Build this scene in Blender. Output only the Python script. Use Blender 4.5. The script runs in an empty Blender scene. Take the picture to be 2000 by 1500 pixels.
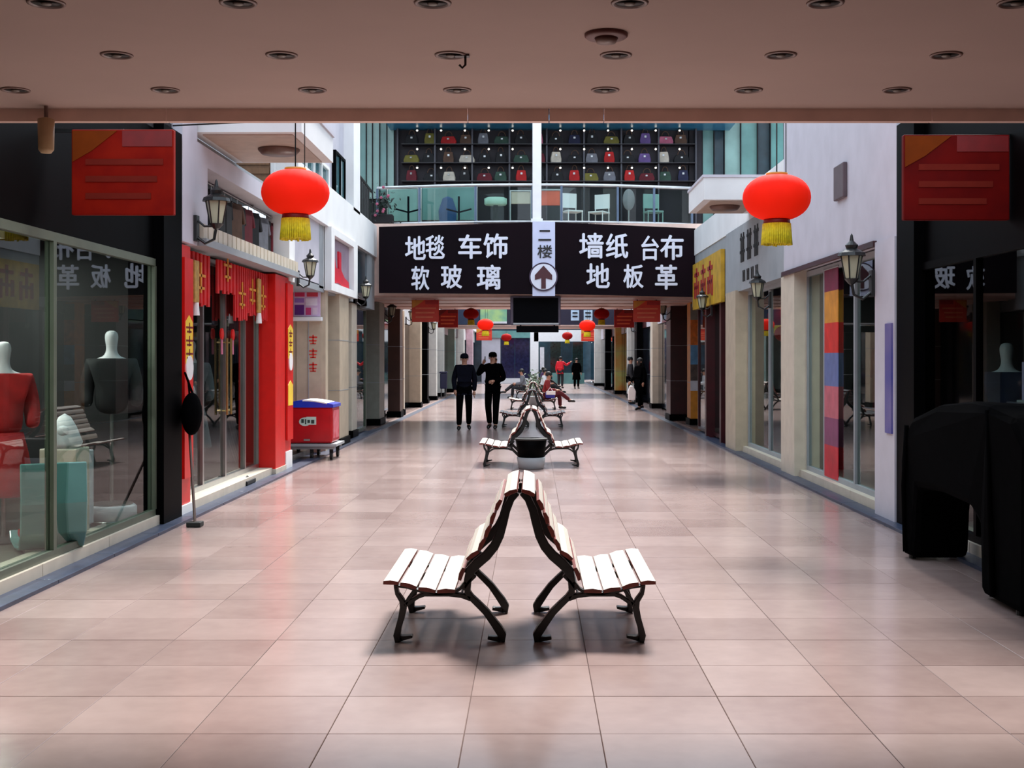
import bpy, bmesh, math, random
from mathutils import Vector, Matrix
R = math.radians
PI = math.pi
random.seed(7)
SC = bpy.context.scene
COL = SC.collection

# ------------------------------------------------------------------ camera, sky, sun, exposure
EYE = 1.65
cam_data = bpy.data.cameras.new('camera')
cam = bpy.data.objects.new('camera', cam_data)
COL.objects.link(cam)
cam.location = (0, 0, EYE)
cam.rotation_euler = (R(90), 0, 0)
cam_data.sensor_width = 36
cam_data.lens = 43.2
cam_data.shift_x = -0.02
cam_data.shift_y = -0.025
cam_data.clip_end = 400
SC.camera = cam
world = bpy.data.worlds.new('sky')
SC.world = world
world.use_nodes = True
bg = world.node_tree.nodes['Background']
bg.inputs[0].default_value = (0.74, 0.86, 1.0, 1)
bg.inputs[1].default_value = 1.7
sun_data = bpy.data.lights.new('sun', 'SUN')
sun_data.energy = 6.0
sun_data.angle = R(14)
sun_data.color = (1.0, 0.96, 0.92)
sun = bpy.data.objects.new('sun', sun_data)
COL.objects.link(sun)
sun.location = (4, 30, 25)
sun.rotation_euler = Vector((-0.17, -0.77, -1.0)).to_track_quat('-Z', 'Y').to_euler()
SC.cycles.caustics_reflective = False
SC.cycles.caustics_refractive = False
SC.view_settings.view_transform = 'Standard'
SC.view_settings.look = 'None'
SC.view_settings.gamma = 1
SC.view_settings.use_curve_mapping = False
SC.view_settings.exposure = 0.42


# ------------------------------------------------------------------ helpers
def P(px, py, Y):
    """point at depth Y seen at pixel (px, py) of the 2000x1500 photograph"""
    return Vector(((px - 1040) / 2400 * Y, Y, EYE + (700 - py) / 2400 * Y))


def lin(c):
    out = []
    for v in c[:3]:
        v = v / 255
        out.append(v / 12.92 if v <= 0.04045 else ((v + 0.055) / 1.055) ** 2.4)
    return (out[0], out[1], out[2], 1)


MATS = {}


def mat(name, col=(128, 128, 128), rough=0.6, metal=0.0, var=0.12, scale=6.0, bump=0.0, spec=0.5, emit=0, coat=0, col2=None, stretch=None):
    if name in MATS:
        return MATS[name]
    m = bpy.data.materials.new(name)
    m.use_nodes = True
    nt = m.node_tree
    b = nt.nodes['Principled BSDF']
    b.inputs['Roughness'].default_value = rough
    b.inputs['Metallic'].default_value = metal
    b.inputs['Specular IOR Level'].default_value = spec
    b.inputs['Coat Weight'].default_value = coat
    c = lin(col)
    if emit:
        b.inputs['Emission Color'].default_value = c
        b.inputs['Emission Strength'].default_value = emit
    tc = nt.nodes.new('ShaderNodeTexCoord')
    mp = nt.nodes.new('ShaderNodeMapping')
    if stretch:
        mp.inputs['Scale'].default_value = stretch
    nt.links.new(tc.outputs['Object'], mp.inputs['Vector'])
    ns = nt.nodes.new('ShaderNodeTexNoise')
    ns.inputs['Scale'].default_value = scale
    ns.inputs['Detail'].default_value = 5
    nt.links.new(mp.outputs[0], ns.inputs['Vector'])
    rp = nt.nodes.new('ShaderNodeValToRGB')
    rp.color_ramp.elements[0].position = 0.3
    rp.color_ramp.elements[1].position = 0.7
    c2 = lin(col2) if col2 else tuple(min(1, v * (1 + var)) for v in c[:3]) + (1,)
    c1 = c if col2 else tuple(v * (1 - var) for v in c[:3]) + (1,)
    rp.color_ramp.elements[0].color = c1
    rp.color_ramp.elements[1].color = c2
    nt.links.new(ns.outputs['Fac'], rp.inputs[0])
    nt.links.new(rp.outputs[0], b.inputs['Base Color'])
    if bump:
        bp = nt.nodes.new('ShaderNodeBump')
        bp.inputs['Strength'].default_value = bump
        bp.inputs['Distance'].default_value = 0.01
        nt.links.new(ns.outputs['Fac'], bp.inputs['Height'])
        nt.links.new(bp.outputs[0], b.inputs['Normal'])
    MATS[name] = m
    return m


def glass_mat(name, tint=(225, 235, 232), fac=1.0):
    if name in MATS:
        return MATS[name]
    m = bpy.data.materials.new(name)
    m.use_nodes = True
    nt = m.node_tree
    nt.nodes.clear()
    out = nt.nodes.new('ShaderNodeOutputMaterial')
    mix = nt.nodes.new('ShaderNodeMixShader')
    tr = nt.nodes.new('ShaderNodeBsdfTransparent')
    gl = nt.nodes.new('ShaderNodeBsdfGlossy')
    gl.inputs['Roughness'].default_value = 0.01
    tr.inputs[0].default_value = lin(tint)
    fr = nt.nodes.new('ShaderNodeFresnel')
    fr.inputs[0].default_value = 1.5
    ge = nt.nodes.new('ShaderNodeNewGeometry')
    mm = nt.nodes.new('ShaderNodeMath')
    mm.operation = 'SUBTRACT'
    mm.inputs[0].default_value = 1.0
    nt.links.new(ge.outputs['Backfacing'], mm.inputs[1])
    m2 = nt.nodes.new('ShaderNodeMath')
    m2.operation = 'MULTIPLY'
    nt.links.new(fr.outputs[0], m2.inputs[0])
    nt.links.new(mm.outputs[0], m2.inputs[1])
    nt.links.new(m2.outputs[0], mix.inputs[0])
    nt.links.new(tr.outputs[0], mix.inputs[1])
    nt.links.new(gl.outputs[0], mix.inputs[2])
    nt.links.new(mix.outputs[0], out.inputs[0])
    MATS[name] = m
    return m


class MB:
    def __init__(self):
        self.bm = bmesh.new()

    def _faces(self, vs, idx, mi):
        for f in idx:
            try:
                self.bm.faces.new([vs[i] for i in f]).material_index = mi
            except ValueError:
                pass

    def box(self, x0, x1, y0, y1, z0, z1, mi=0, rot=None):
        cs = [(x0, y0, z0), (x1, y0, z0), (x1, y1, z0), (x0, y1, z0), (x0, y0, z1), (x1, y0, z1), (x1, y1, z1), (x0, y1, z1)]
        if rot:
            c = Vector(((x0 + x1) / 2, (y0 + y1) / 2, (z0 + z1) / 2))
            cs = [c + rot @ (Vector(p) - c) for p in cs]
        vs = [self.bm.verts.new(p) for p in cs]
        self._faces(vs, [(0, 3, 2, 1), (4, 5, 6, 7), (0, 1, 5, 4), (1, 2, 6, 5), (2, 3, 7, 6), (3, 0, 4, 7)], mi)
        return self

    def bbox(self, x0, x1, y0, y1, z0, z1, b=0.02, mi=0):
        """box with bevelled edges"""
        t = bmesh.new()
        bmesh.ops.create_cube(t, size=1)
        for v in t.verts:
            v.co = Vector(((x0 + x1) / 2 + v.co.x * (x1 - x0), (y0 + y1) / 2 + v.co.y * (y1 - y0), (z0 + z1) / 2 + v.co.z * (z1 - z0)))
        bmesh.ops.bevel(t, geom=t.edges[:], offset=b, segments=2, affect='EDGES', profile=0.5)
        self.merge(t, mi)
        return self

    def merge(self, t, mi=0):
        mp = {v: self.bm.verts.new(v.co) for v in t.verts}
        for f in t.faces:
            try:
                self.bm.faces.new([mp[v] for v in f.verts]).material_index = mi
            except ValueError:
                pass
        t.free()

    def cyl(self, p0, p1, r0, r1=None, n=12, mi=0):
        r1 = r0 if r1 is None else r1
        p0, p1 = Vector(p0), Vector(p1)
        d = (p1 - p0).normalized()
        a = d.orthogonal().normalized()
        b = d.cross(a)
        A = [self.bm.verts.new(p0 + (a * math.cos(2 * PI * i / n) + b * math.sin(2 * PI * i / n)) * r0) for i in range(n)]
        B = [self.bm.verts.new(p1 + (a * math.cos(2 * PI * i / n) + b * math.sin(2 * PI * i / n)) * r1) for i in range(n)]
        for i in range(n):
            self.bm.faces.new((A[i], A[(i + 1) % n], B[(i + 1) % n], B[i])).material_index = mi
        self.bm.faces.new(A[::-1]).material_index = mi
        self.bm.faces.new(B).material_index = mi
        return self

    def tube(self, pts, r, n=8, mi=0, rs=None):
        pts = [Vector(p) for p in pts]
        rings = []
        up = None
        for k, p in enumerate(pts):
            d = (pts[min(k + 1, len(pts) - 1)] - pts[max(k - 1, 0)]).normalized()
            if up is None:
                up = d.orthogonal().normalized()
            a = (up - d * up.dot(d)).normalized()
            up = a
            b = d.cross(a)
            rr = rs[k] if rs else r
            rings.append([self.bm.verts.new(p + (a * math.cos(2 * PI * i / n) + b * math.sin(2 * PI * i / n)) * rr) for i in range(n)])
        for A, B in zip(rings, rings[1:]):
            for i in range(n):
                self.bm.faces.new((A[i], A[(i + 1) % n], B[(i + 1) % n], B[i])).material_index = mi
        self.bm.faces.new(rings[0][::-1]).material_index = mi
        self.bm.faces.new(rings[-1]).material_index = mi
        return self

    def lathe(self, prof, c=(0, 0, 0), n=24, mi=0, sx=1, sy=1, ribs=0, ribd=0.0):
        rings = []
        for r, z in prof:
            ring = []
            for i in range(n):
                t = 2 * PI * i / n
                rr = r * (1 - (ribd if ribs and i % (n // ribs) == 0 else 0))
                ring.append(self.bm.verts.new((c[0] + rr * math.cos(t) * sx, c[1] + rr * math.sin(t) * sy, c[2] + z)))
            rings.append(ring)
        for A, B in zip(rings, rings[1:]):
            for i in range(n):
                self.bm.faces.new((A[i], A[(i + 1) % n], B[(i + 1) % n], B[i])).material_index = mi
        if prof[0][0] > 1e-4:
            self.bm.faces.new(rings[0][::-1]).material_index = mi
        if prof[-1][0] > 1e-4:
            self.bm.faces.new(rings[-1]).material_index = mi
        return self

    def sphere(self, c, rx, ry=None, rz=None, n=12, m=8, mi=0):
        ry = rx if ry is None else ry
        rz = rx if rz is None else rz
        prof = [(max(1e-5, math.sin(PI * k / m)), -math.cos(PI * k / m) * rz) for k in range(m + 1)]
        return self.lathe(prof, c, n, mi, sx=rx, sy=ry)

    def prism(self, pts, fa, fb, mi=0):
        """pts 2D polygon; fa, fb map a 2D point to 3D on the two caps"""
        A = [self.bm.verts.new(fa(p)) for p in pts]
        B = [self.bm.verts.new(fb(p)) for p in pts]
        n = len(pts)
        self.bm.faces.new(A).material_index = mi
        self.bm.faces.new(B[::-1]).material_index = mi
        for i in range(n):
            self.bm.faces.new((A[i], B[i], B[(i + 1) % n], A[(i + 1) % n])).material_index = mi
        return self

    def prism_xz(self, pts, y0, y1, mi=0):
        return self.prism(pts, lambda p: (p[0], y0, p[1]), lambda p: (p[0], y1, p[1]), mi)

    def prism_yz(self, pts, x0, x1, mi=0):
        return self.prism(pts, lambda p: (x0, p[0], p[1]), lambda p: (x1, p[0], p[1]), mi)

    def ribbon(self, pts, ws, y0, y1, mi=0):
        """cast bar: 2D path in XZ with a width at each point, thick along Y"""
        pts = [Vector((p[0], p[1])) for p in pts]
        L, Rr = [], []
        for k, p in enumerate(pts):
            d = (pts[min(k + 1, len(pts) - 1)] - pts[max(k - 1, 0)]).normalized()
            nn = Vector((-d.y, d.x))
            w = ws[k] / 2
            L.append(p + nn * w)
            Rr.append(p - nn * w)
        rows = []
        for a, b in zip(L, Rr):
            rows.append([self.bm.verts.new(q) for q in ((a.x, y0, a.y), (b.x, y0, b.y), (b.x, y1, b.y), (a.x, y1, a.y))])
        for A, B in zip(rows, rows[1:]):
            for i in range(4):
                self.bm.faces.new((A[i], A[(i + 1) % 4], B[(i + 1) % 4], B[i])).material_index = mi
        self.bm.faces.new(rows[0][::-1]).material_index = mi
        self.bm.faces.new(rows[-1]).material_index = mi
        return self


LOC = {}


def obj(name, mb, m, parent=None, smooth=False, bevel=0):
    bmesh.ops.recalc_face_normals(mb.bm, faces=mb.bm.faces[:])
    if parent is not None and parent.name in LOC:
        bmesh.ops.translate(mb.bm, verts=mb.bm.verts[:], vec=-LOC[parent.name])
    me = bpy.data.meshes.new(name)
    mb.bm.to_mesh(me)
    mb.bm.free()
    if smooth:
        for p in me.polygons:
            p.use_smooth = True
    for x in (m if isinstance(m, (list, tuple)) else [m]):
        me.materials.append(x)
    o = bpy.data.objects.new(name, me)
    COL.objects.link(o)
    if parent is not None:
        o.parent = parent
        LOC[o.name] = LOC.get(parent.name, Vector((0, 0, 0)))
    if bevel:
        md = o.modifiers.new('bevel', 'BEVEL')
        md.width = bevel
        md.segments = 2
        md.limit_method = 'ANGLE'
    return o


def tag(o, label, cat=None, group=None, kind=None):
    if label:
        o['label'] = label
    if cat:
        o['category'] = cat
    if group:
        o['group'] = group
    if kind:
        o['kind'] = kind
    return o


def thing(name, label, cat, loc=(0, 0, 0), group=None):
    o = bpy.data.objects.new(name, None)
    COL.objects.link(o)
    o.location = loc
    o.empty_display_size = 0.1
    LOC[o.name] = Vector(loc)
    return tag(o, label, cat, group)


def struct(name, mb, m, parent=None, smooth=False):
    o = obj(name, mb, m, parent, smooth)
    if parent is None:
        o['kind'] = 'structure'
    return o


def dup(root, loc, rotz=0, label=None, scale=None, group=None):
    def cp(o, par):
        c = o.copy()
        COL.objects.link(c)
        if par is not None:
            c.parent = par
        for ch in list(o.children):
            cp(ch, c)
        return c
    r = cp(root, None)
    r.location = loc
    r.rotation_euler = (0, 0, rotz)
    if scale:
        r.scale = scale
    if label:
        r['label'] = label
    if group:
        r['group'] = group
    return r


def glyph_mb(ch, x0, x1, z0, z1, y0, y1, bold=0.022):
    """a written character as solid geometry filling the box, facing -Y"""
    cu = bpy.data.curves.new('writing', 'FONT')
    cu.body = ch
    o = bpy.data.objects.new('writing', cu)
    COL.objects.link(o)
    dg = bpy.context.evaluated_depsgraph_get()
    me = bpy.data.meshes.new_from_object(o.evaluated_get(dg))
    bpy.data.objects.remove(o)
    bpy.data.curves.remove(cu)
    xs = [v.co.x for v in me.vertices]
    ys = [v.co.y for v in me.vertices]
    mb = MB()
    if not xs:
        return mb
    ax, bx, ay, by = min(xs), max(xs), min(ys), max(ys)
    sx, sz = (x1 - x0) / max(1e-6, bx - ax), (z1 - z0) / max(1e-6, by - ay)
    t = bmesh.new()
    t.from_mesh(me)
    bpy.data.meshes.remove(me)
    bmesh.ops.dissolve_limit(t, angle_limit=0.12, verts=t.verts[:], edges=t.edges[:])
    k = bold * (x1 - x0)
    for n_, (dx, dz) in enumerate(((-k, 0), (k, 0), (0, k), (0, -k))):
        mp = {v: mb.bm.verts.new((x0 + (v.co.x - ax) * sx + dx, y0 + n_ * 0.0008, z0 + (v.co.y - ay) * sz + dz)) for v in t.verts}
        for f in t.faces:
            mb.bm.faces.new([mp[v] for v in f.verts])
    t.free()
    ex = bmesh.ops.extrude_face_region(mb.bm, geom=mb.bm.faces[:])
    bmesh.ops.translate(mb.bm, verts=[g for g in ex['geom'] if isinstance(g, bmesh.types.BMVert)], vec=(0, y1 - y0, 0))
    return mb


def skin_mesh(nodes, edges, root, sub=2):
    """nodes: list of (co, r); edges: index pairs -> evaluated continuous mesh"""
    me = bpy.data.meshes.new('skin')
    me.from_pydata([n[0] for n in nodes], edges, [])
    o = bpy.data.objects.new('skin', me)
    COL.objects.link(o)
    md = o.modifiers.new('skin', 'SKIN')
    md.use_smooth_shade = True
    for i, n in enumerate(nodes):
        sv = me.skin_vertices[0].data[i]
        r = n[1]
        sv.radius = r if isinstance(r, tuple) else (r, r)
        sv.use_root = (i == root)
    s = o.modifiers.new('sub', 'SUBSURF')
    s.levels = sub
    dg = bpy.context.evaluated_depsgraph_get()
    out = bpy.data.meshes.new_from_object(o.evaluated_get(dg))
    bpy.data.objects.remove(o)
    bpy.data.meshes.remove(me)
    return out


def mesh_obj(name, me, m, parent):
    for p in me.polygons:
        p.use_smooth = True
    me.materials.clear()
    me.materials.append(m)
    o = bpy.data.objects.new(name, me)
    COL.objects.link(o)
    o.parent = parent
    return o


# ------------------------------------------------------------------ materials
def floor_material(name):
    m = bpy.data.materials.new(name)
    m.use_nodes = True
    nt = m.node_tree
    b = nt.nodes['Principled BSDF']
    g = nt.nodes.new('ShaderNodeNewGeometry')
    sn = nt.nodes.new('ShaderNodeVectorMath')
    sn.operation = 'SNAP'
    sn.inputs[1].default_value = (0.6, 0.6, 10)
    ad = nt.nodes.new('ShaderNodeVectorMath')
    ad.operation = 'ADD'
    ad.inputs[1].default_value = (0.3, 0.0, 5)
    nt.links.new(g.outputs['Position'], ad.inputs[0])
    nt.links.new(ad.outputs[0], sn.inputs[0])
    wn = nt.nodes.new('ShaderNodeTexWhiteNoise')
    nt.links.new(sn.outputs[0], wn.inputs['Vector'])
    ns = nt.nodes.new('ShaderNodeTexNoise')
    ns.inputs['Scale'].default_value = 1.3
    ns.inputs['Detail'].default_value = 4
    ns.inputs['Roughness'].default_value = 0.55
    nt.links.new(g.outputs['Position'], ns.inputs['Vector'])
    n2 = nt.nodes.new('ShaderNodeTexNoise')
    n2.inputs['Scale'].default_value = 9
    n2.inputs['Detail'].default_value = 4
    nt.links.new(g.outputs['Position'], n2.inputs['Vector'])
    r1 = nt.nodes.new('ShaderNodeValToRGB')
    r1.color_ramp.elements[0].color = lin((120, 97, 93))
    r1.color_ramp.elements[1].color = lin((184, 164, 158))
    mx = nt.nodes.new('ShaderNodeMath')
    mx.operation = 'MULTIPLY_ADD'
    mx.inputs[1].default_value = 0.28
    nt.links.new(wn.outputs['Value'], mx.inputs[0])
    m2 = nt.nodes.new('ShaderNodeMath')
    m2.operation = 'MULTIPLY'
    m2.inputs[1].default_value = 0.6
    nt.links.new(ns.outputs['Fac'], m2.inputs[0])
    nt.links.new(m2.outputs[0], mx.inputs[2])
    m3 = nt.nodes.new('ShaderNodeMath')
    m3.operation = 'MULTIPLY_ADD'
    m3.inputs[1].default_value = 0.22
    nt.links.new(n2.outputs['Fac'], m3.inputs[0])
    nt.links.new(mx.outputs[0], m3.inputs[2])
    m4 = nt.nodes.new('ShaderNodeMath')
    m4.operation = 'SUBTRACT'
    m4.inputs[1].default_value = 0.06
    nt.links.new(m3.outputs[0], m4.inputs[0])
    nt.links.new(m4.outputs[0], r1.inputs[0])
    nt.links.new(r1.outputs[0], b.inputs['Base Color'])
    rr = nt.nodes.new('ShaderNodeMapRange')
    rr.inputs['To Min'].default_value = 0.19
    rr.inputs['To Max'].default_value = 0.19
    nt.links.new(n2.outputs['Fac'], rr.inputs['Value'])
    nt.links.new(rr.outputs[0], b.inputs['Roughness'])
    b.inputs['Specular IOR Level'].default_value = 0.55
    return m


M_floor = floor_material('polished_pink_granite')
M_grout = mat('grout', (120, 98, 92), 0.8)
M_kerb = mat('blue_grey_stone', (52, 62, 84), 0.35, var=0.25, scale=10)
M_ceil = mat('salmon_plaster', (188, 164, 156), 0.8, var=0.05, scale=1.2)
M_lip = mat('pink_trim', (238, 204, 190), 0.5, var=0.08)
M_white = mat('white_render', (226, 228, 228), 0.7, var=0.05, scale=2, bump=0.05)
M_lilac = mat('lilac_white_panel', (196, 194, 204), 0.5, var=0.06, scale=3)
M_grey = mat('grey_panel', (150, 156, 160), 0.5, var=0.08, scale=3)
M_beige = mat('beige_stone', (186, 172, 150), 0.45, var=0.10, scale=5)
M_palebeige = mat('pale_beige_stone', (206, 196, 178), 0.45, var=0.08, scale=5)
M_black = mat('black_stone', (3, 3, 4), 0.5, var=0.3, spec=0.03)
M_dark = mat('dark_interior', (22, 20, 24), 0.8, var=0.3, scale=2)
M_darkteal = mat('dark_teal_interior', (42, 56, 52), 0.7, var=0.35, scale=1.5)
M_steel = mat('brushed_steel', (170, 172, 172), 0.3, metal=0.9, var=0.08)
M_tealframe = mat('grey_green_frame', (84, 92, 78), 0.4, var=0.1)
M_glass = glass_mat('shop_glass')
M_tealglass = mat('teal_panel_glass', (104, 150, 146), 0.15, var=0.2, scale=1.5)
M_teal_light = mat('light_teal_panel', (140, 178, 172), 0.2, var=0.15, scale=2)
M_teal_dark = mat('dark_teal_panel', (30, 56, 68), 0.15, var=0.3, scale=2)
M_iron = mat('black_cast_iron', (14, 15, 14), 0.4, var=0.3, scale=30, bump=0.1)
M_slatlit = mat('skylit_slat_top', (206, 198, 186), 0.35, var=0.06, scale=10, stretch=(14, 1, 14))  # sky light painted into the slat tops; the wood itself is red-brown
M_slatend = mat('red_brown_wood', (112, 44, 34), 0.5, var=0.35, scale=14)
M_red = mat('red_paint', (214, 20, 14), 0.35, var=0.08)
M_redcloth = mat('red_cloth', (192, 16, 20), 0.7, var=0.2, scale=5)
M_darkred = mat('dark_red', (120, 12, 14), 0.5, var=0.2)
M_yellow = mat('yellow_paint', (240, 205, 60), 0.5, var=0.1)
M_gold = mat('gold_paint', (214, 140, 40), 0.5, var=0.15)
M_signorange = mat('orange_red_sign', (222, 62, 22), 0.5, var=0.15, scale=3, col2=(200, 24, 14))
M_signred = mat('deep_red_sign', (170, 18, 16), 0.5, var=0.15)
M_whitep = mat('white_paint', (240, 240, 240), 0.4, var=0.03)
M_purpleblack = mat('purple_black_board', (9, 4, 10), 0.7, col2=(24, 7, 17), scale=0.35, spec=0.1)
M_skin = mat('skin', (190, 140, 116), 0.55, var=0.06)
M_hair = mat('black_hair', (14, 12, 12), 0.6, var=0.3, scale=40)
M_blackcloth = mat('black_cloth', (4, 4, 5), 0.95, var=0.3, scale=12, spec=0.02)
M_navycloth = mat('navy_cloth', (10, 11, 22), 0.9, var=0.3, scale=12, spec=0.1)
M_charcoal = mat('charcoal_cloth', (34, 33, 38), 0.85, var=0.25, scale=12)
M_shoe = mat('black_leather', (16, 14, 14), 0.35, var=0.2)
M_maroon = mat('maroon_panel', (58, 12, 18), 0.35, var=0.3, scale=4)
M_brownwood = mat('brown_wood', (128, 92, 62), 0.5, var=0.15, scale=3, stretch=(6, 6, 1))
M_rubber = mat('black_rubber', (14, 14, 14), 0.7)
M_lightpaper = mat('pale_paper', (216, 214, 220), 0.6)

# ------------------------------------------------------------------ floor
floor = struct('floor', MB().box(-9, 9, -12, 110, -0.2, -0.012), M_grout)
xb = [-3.6, -3.3, -2.7, -2.1, -1.5, -0.9, -0.3, 0.3, 0.9, 1.5, 2.1, 2.7, 3.3, 3.6]
G = 0.0014
full = half = None
for r_ in range(19):
    y0 = 4.2 + 0.6 * r_
    for i in range(13):
        w = xb[i + 1] - xb[i]
        key_full = w > 0.5
        proto = full if key_full else half
        if proto is None:
            mb = MB()
            h = w / 2 - G
            c = 0.002
            t = bmesh.new()
            A = [t.verts.new(p) for p in ((-h + c, -0.3 + G + c, 0), (h - c, -0.3 + G + c, 0), (h - c, 0.3 - G - c, 0), (-h + c, 0.3 - G - c, 0))]
            B = [t.verts.new(p) for p in ((-h, -0.3 + G, -c), (h, -0.3 + G, -c), (h, 0.3 - G, -c), (-h, 0.3 - G, -c))]
            D = [t.verts.new((v.co.x, v.co.y, -0.02)) for v in B]
            t.faces.new(A)
            t.faces.new(D[::-1])
            for q in range(4):
                t.faces.new((B[q], B[(q + 1) % 4], A[(q + 1) % 4], A[q]))
                t.faces.new((D[q], D[(q + 1) % 4], B[(q + 1) % 4], B[q]))
            mb.merge(t)
            o = obj('tile', mb, M_floor, floor)
            if key_full:
                full = o
            else:
                half = o
        else:
            o = proto.copy()
            COL.objects.link(o)
            o.parent = floor
        o.location = ((xb[i] + xb[i + 1]) / 2, y0 + 0.3, random.uniform(-0.0006, 0.0006))
mb = MB()
Y = 15.6
while Y < 96:
    for i in range(13):
        mb.box(xb[i] + G, xb[i + 1] - G, Y + G, Y + 0.6 - G, -0.02, 0)
    Y += 0.6
for k in range(27):
    Y = 4.2 - 0.6 * (k + 1)
    for i in range(13):
        mb.box(xb[i] + G, xb[i + 1] - G, Y + G, Y + 0.6 - G, -0.02, 0)
tf = obj('tile_field', mb, M_floor, floor)
tf['kind'] = 'stuff'
# floor beyond the kerbs (between the columns)
mb = MB()
for s in (-1, 1):
    a, b = sorted((s * 3.78, s * 4.6))
    mb.box(a, b, 28, 96, -0.02, 0.0)
obj('side_paving', mb, M_floor, floor)

# kerbs as separate stones
for s, nm in ((-1, 'baseboard_left'), (1, 'baseboard_right')):
    a, b = sorted((s * 3.47, s * 3.66))
    a2, b2_ = sorted((s * 3.47, s * 3.9))
    kb = struct(nm, MB().box(a2, b2_, -2, 28, -0.02, 0.004).box(a, b, 28, 96, -0.02, 0.004), M_kerb)
    Y = 4.2
    proto = None
    while Y < 27:
        if proto is None:
            o = obj('kerb_stone', MB().bbox(a, b, -0.597, 0.597, 0.0, 0.03, 0.004), M_kerb, kb)
            proto = o
        else:
            o = proto.copy()
            COL.objects.link(o)
            o.parent = kb
        o.location = (0, Y + 0.6, 0)
        Y += 1.2

# ------------------------------------------------------------------ near canopy ceiling with downlights
ceil = struct('ceiling', MB().box(-8, 8, -12, 7.38, 3.15, 3.45), M_ceil)
lipx = [-8, -3.9, -2.2, -0.39, 0.1, 0.43, 2.4, 4.0, 8]
for a, b in zip(lipx, lipx[1:]):
    obj('lip_panel', MB().box(a + 0.003, b - 0.003, 7.38, 7.44, 3.075, 3.46), M_lip, ceil)
M_lampin = mat('lamp_recess', (40, 30, 28), 0.4)
M_lampring = mat('lamp_ring', (128, 100, 92), 0.4)
M_bulb = mat('frosted_bulb', (120, 108, 100), 0.4)
dl = None
rows = [(5.18, 5), (6.07, 107), (6.86, 175)]
k = 0
words = {5.18: 'row nearest the camera', 6.07: 'middle row', 6.86: 'row closest to the canopy edge'}
ordn = ['first', 'second', 'third', 'fourth', 'fifth', 'sixth', 'seventh']
pxs = {5.18: [90, 465, 845, 1230, 1612, 1985], 6.07: [228, 550, 880, 1203, 1525, 1848], 6.86: [30, 323, 610, 893, 1182, 1462, 1752]}
for (Yd, _) in rows:
    for j, px in enumerate(pxs[Yd]):
        lab = f'round recessed downlight, {ordn[j]} from the left in the {words[Yd]}'
        L = ((px - 1040) / 2400 * Yd, Yd, 3.15)
        if dl is None:
            dl = thing('ceiling_light', lab, 'light', L, 'recessed downlights in the canopy')
            obj('trim_ring', MB().lathe([(0.062, -0.001), (0.066, -0.008), (0.078, -0.006), (0.08, 0.0)], L, 28), M_lampring, dl, True)
            obj('reflector', MB().lathe([(0.0001, -0.001), (0.062, -0.0015)], L, 28), M_lampin, dl, True)
            obj('bulb', MB().sphere((L[0], L[1], L[2] - 0.004), 0.024, 0.024, 0.01), M_bulb, dl, True)
        else:
            dup(dl, L, 0, lab)
# smoke detector
L = tuple(P(1184, 65, 5.68))
L = (L[0], L[1], 3.15)
t = thing('smoke_detector', 'wide round detector between the nearest and middle downlight rows', 'detector', L)
obj('base', MB().lathe([(0.0001, -0.02), (0.09, -0.02), (0.1, -0.012), (0.1, 0)], L, 28), mat('detector_plastic', (112, 66, 62), 0.5), t, True)
obj('sensor', MB().lathe([(0.0001, -0.045), (0.045, -0.042), (0.055, -0.02)], L, 20), M_lampring, t, True)
# loose cable bracket at third middle-row lamp
L = (P(903, 100, 6.07).x, 6.07, 3.15)
t = thing('bracket', 'small dark metal bracket beside the third downlight of the middle row', 'bracket', L)
obj('plate', MB().box(L[0] - 0.035, L[0] + 0.035, L[1] - 0.02, L[1] + 0.02, 3.14, 3.15), M_lampin, t)
obj('hook', MB().tube([(L[0] + 0.015, L[1], 3.142), (L[0] + 0.015, L[1], 3.10), (L[0] + 0.0, L[1], 3.085), (L[0] - 0.015, L[1], 3.10)], 0.006), M_lampin, t)
# beige pendant near the left
L = (P(90, 300, 7.3).x, 7.3, 2.87)
t = thing('pendant_lamp', 'beige cylindrical pendant under the canopy above the left shop', 'lamp', L)
obj('shade', MB().lathe([(0.03, 0), (0.045, 0.02), (0.048, 0.2), (0.02, 0.21)], L, 20), mat('beige_plastic', (190, 160, 122), 0.5), t, True)
obj('stem', MB().cyl((L[0], L[1], 3.07), (L[0], L[1], 3.15), 0.012), M_lampring, t)

# ------------------------------------------------------------------ shells: walls, shop backs
def wallside(s):
    """outer shells of one side; s=-1 left, 1 right"""
    mb = MB()
    def bx(a, b, y0, y1, z0, z1, mi=0):
        p, q = sorted((s * a, s * b))
        mb.box(p, q, y0, y1, z0, z1, mi)
    bx(7.2, 7.4, -12, 28, 0, 9, 0)           # back of the shops
    bx(3.85, 7.4, -12, 28, -0.01, 0.09, 1)     # shop floors
    bx(3.78, 7.4, -12, 7.2, 2.86, 3.14, 0)
    bx(3.7, 3.9, -12, 3.4, 0.09, 3.1, 0)
    return mb


M_shopfloor = mat('shop_floor', (112, 108, 100), 0.3, var=0.15)
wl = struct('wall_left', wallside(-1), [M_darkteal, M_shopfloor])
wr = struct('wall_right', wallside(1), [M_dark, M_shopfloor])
struct('light_block_rear', MB().box(-9, 9, -12.2, -12, 0, 3.4), M_grey)  # unseen wall behind the camera, added to keep sky light out


def wpart(name, side, a, b, y0, y1, z0, z1, m, bevel=0):
    """box part of a side wall; a, b distances from the corridor axis"""
    s = -1 if side is wl else 1
    p, q = sorted((s * a, s * b))
    return obj(name, MB().box(p, q, y0, y1, z0, z1), m, side, bevel=bevel)


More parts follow.
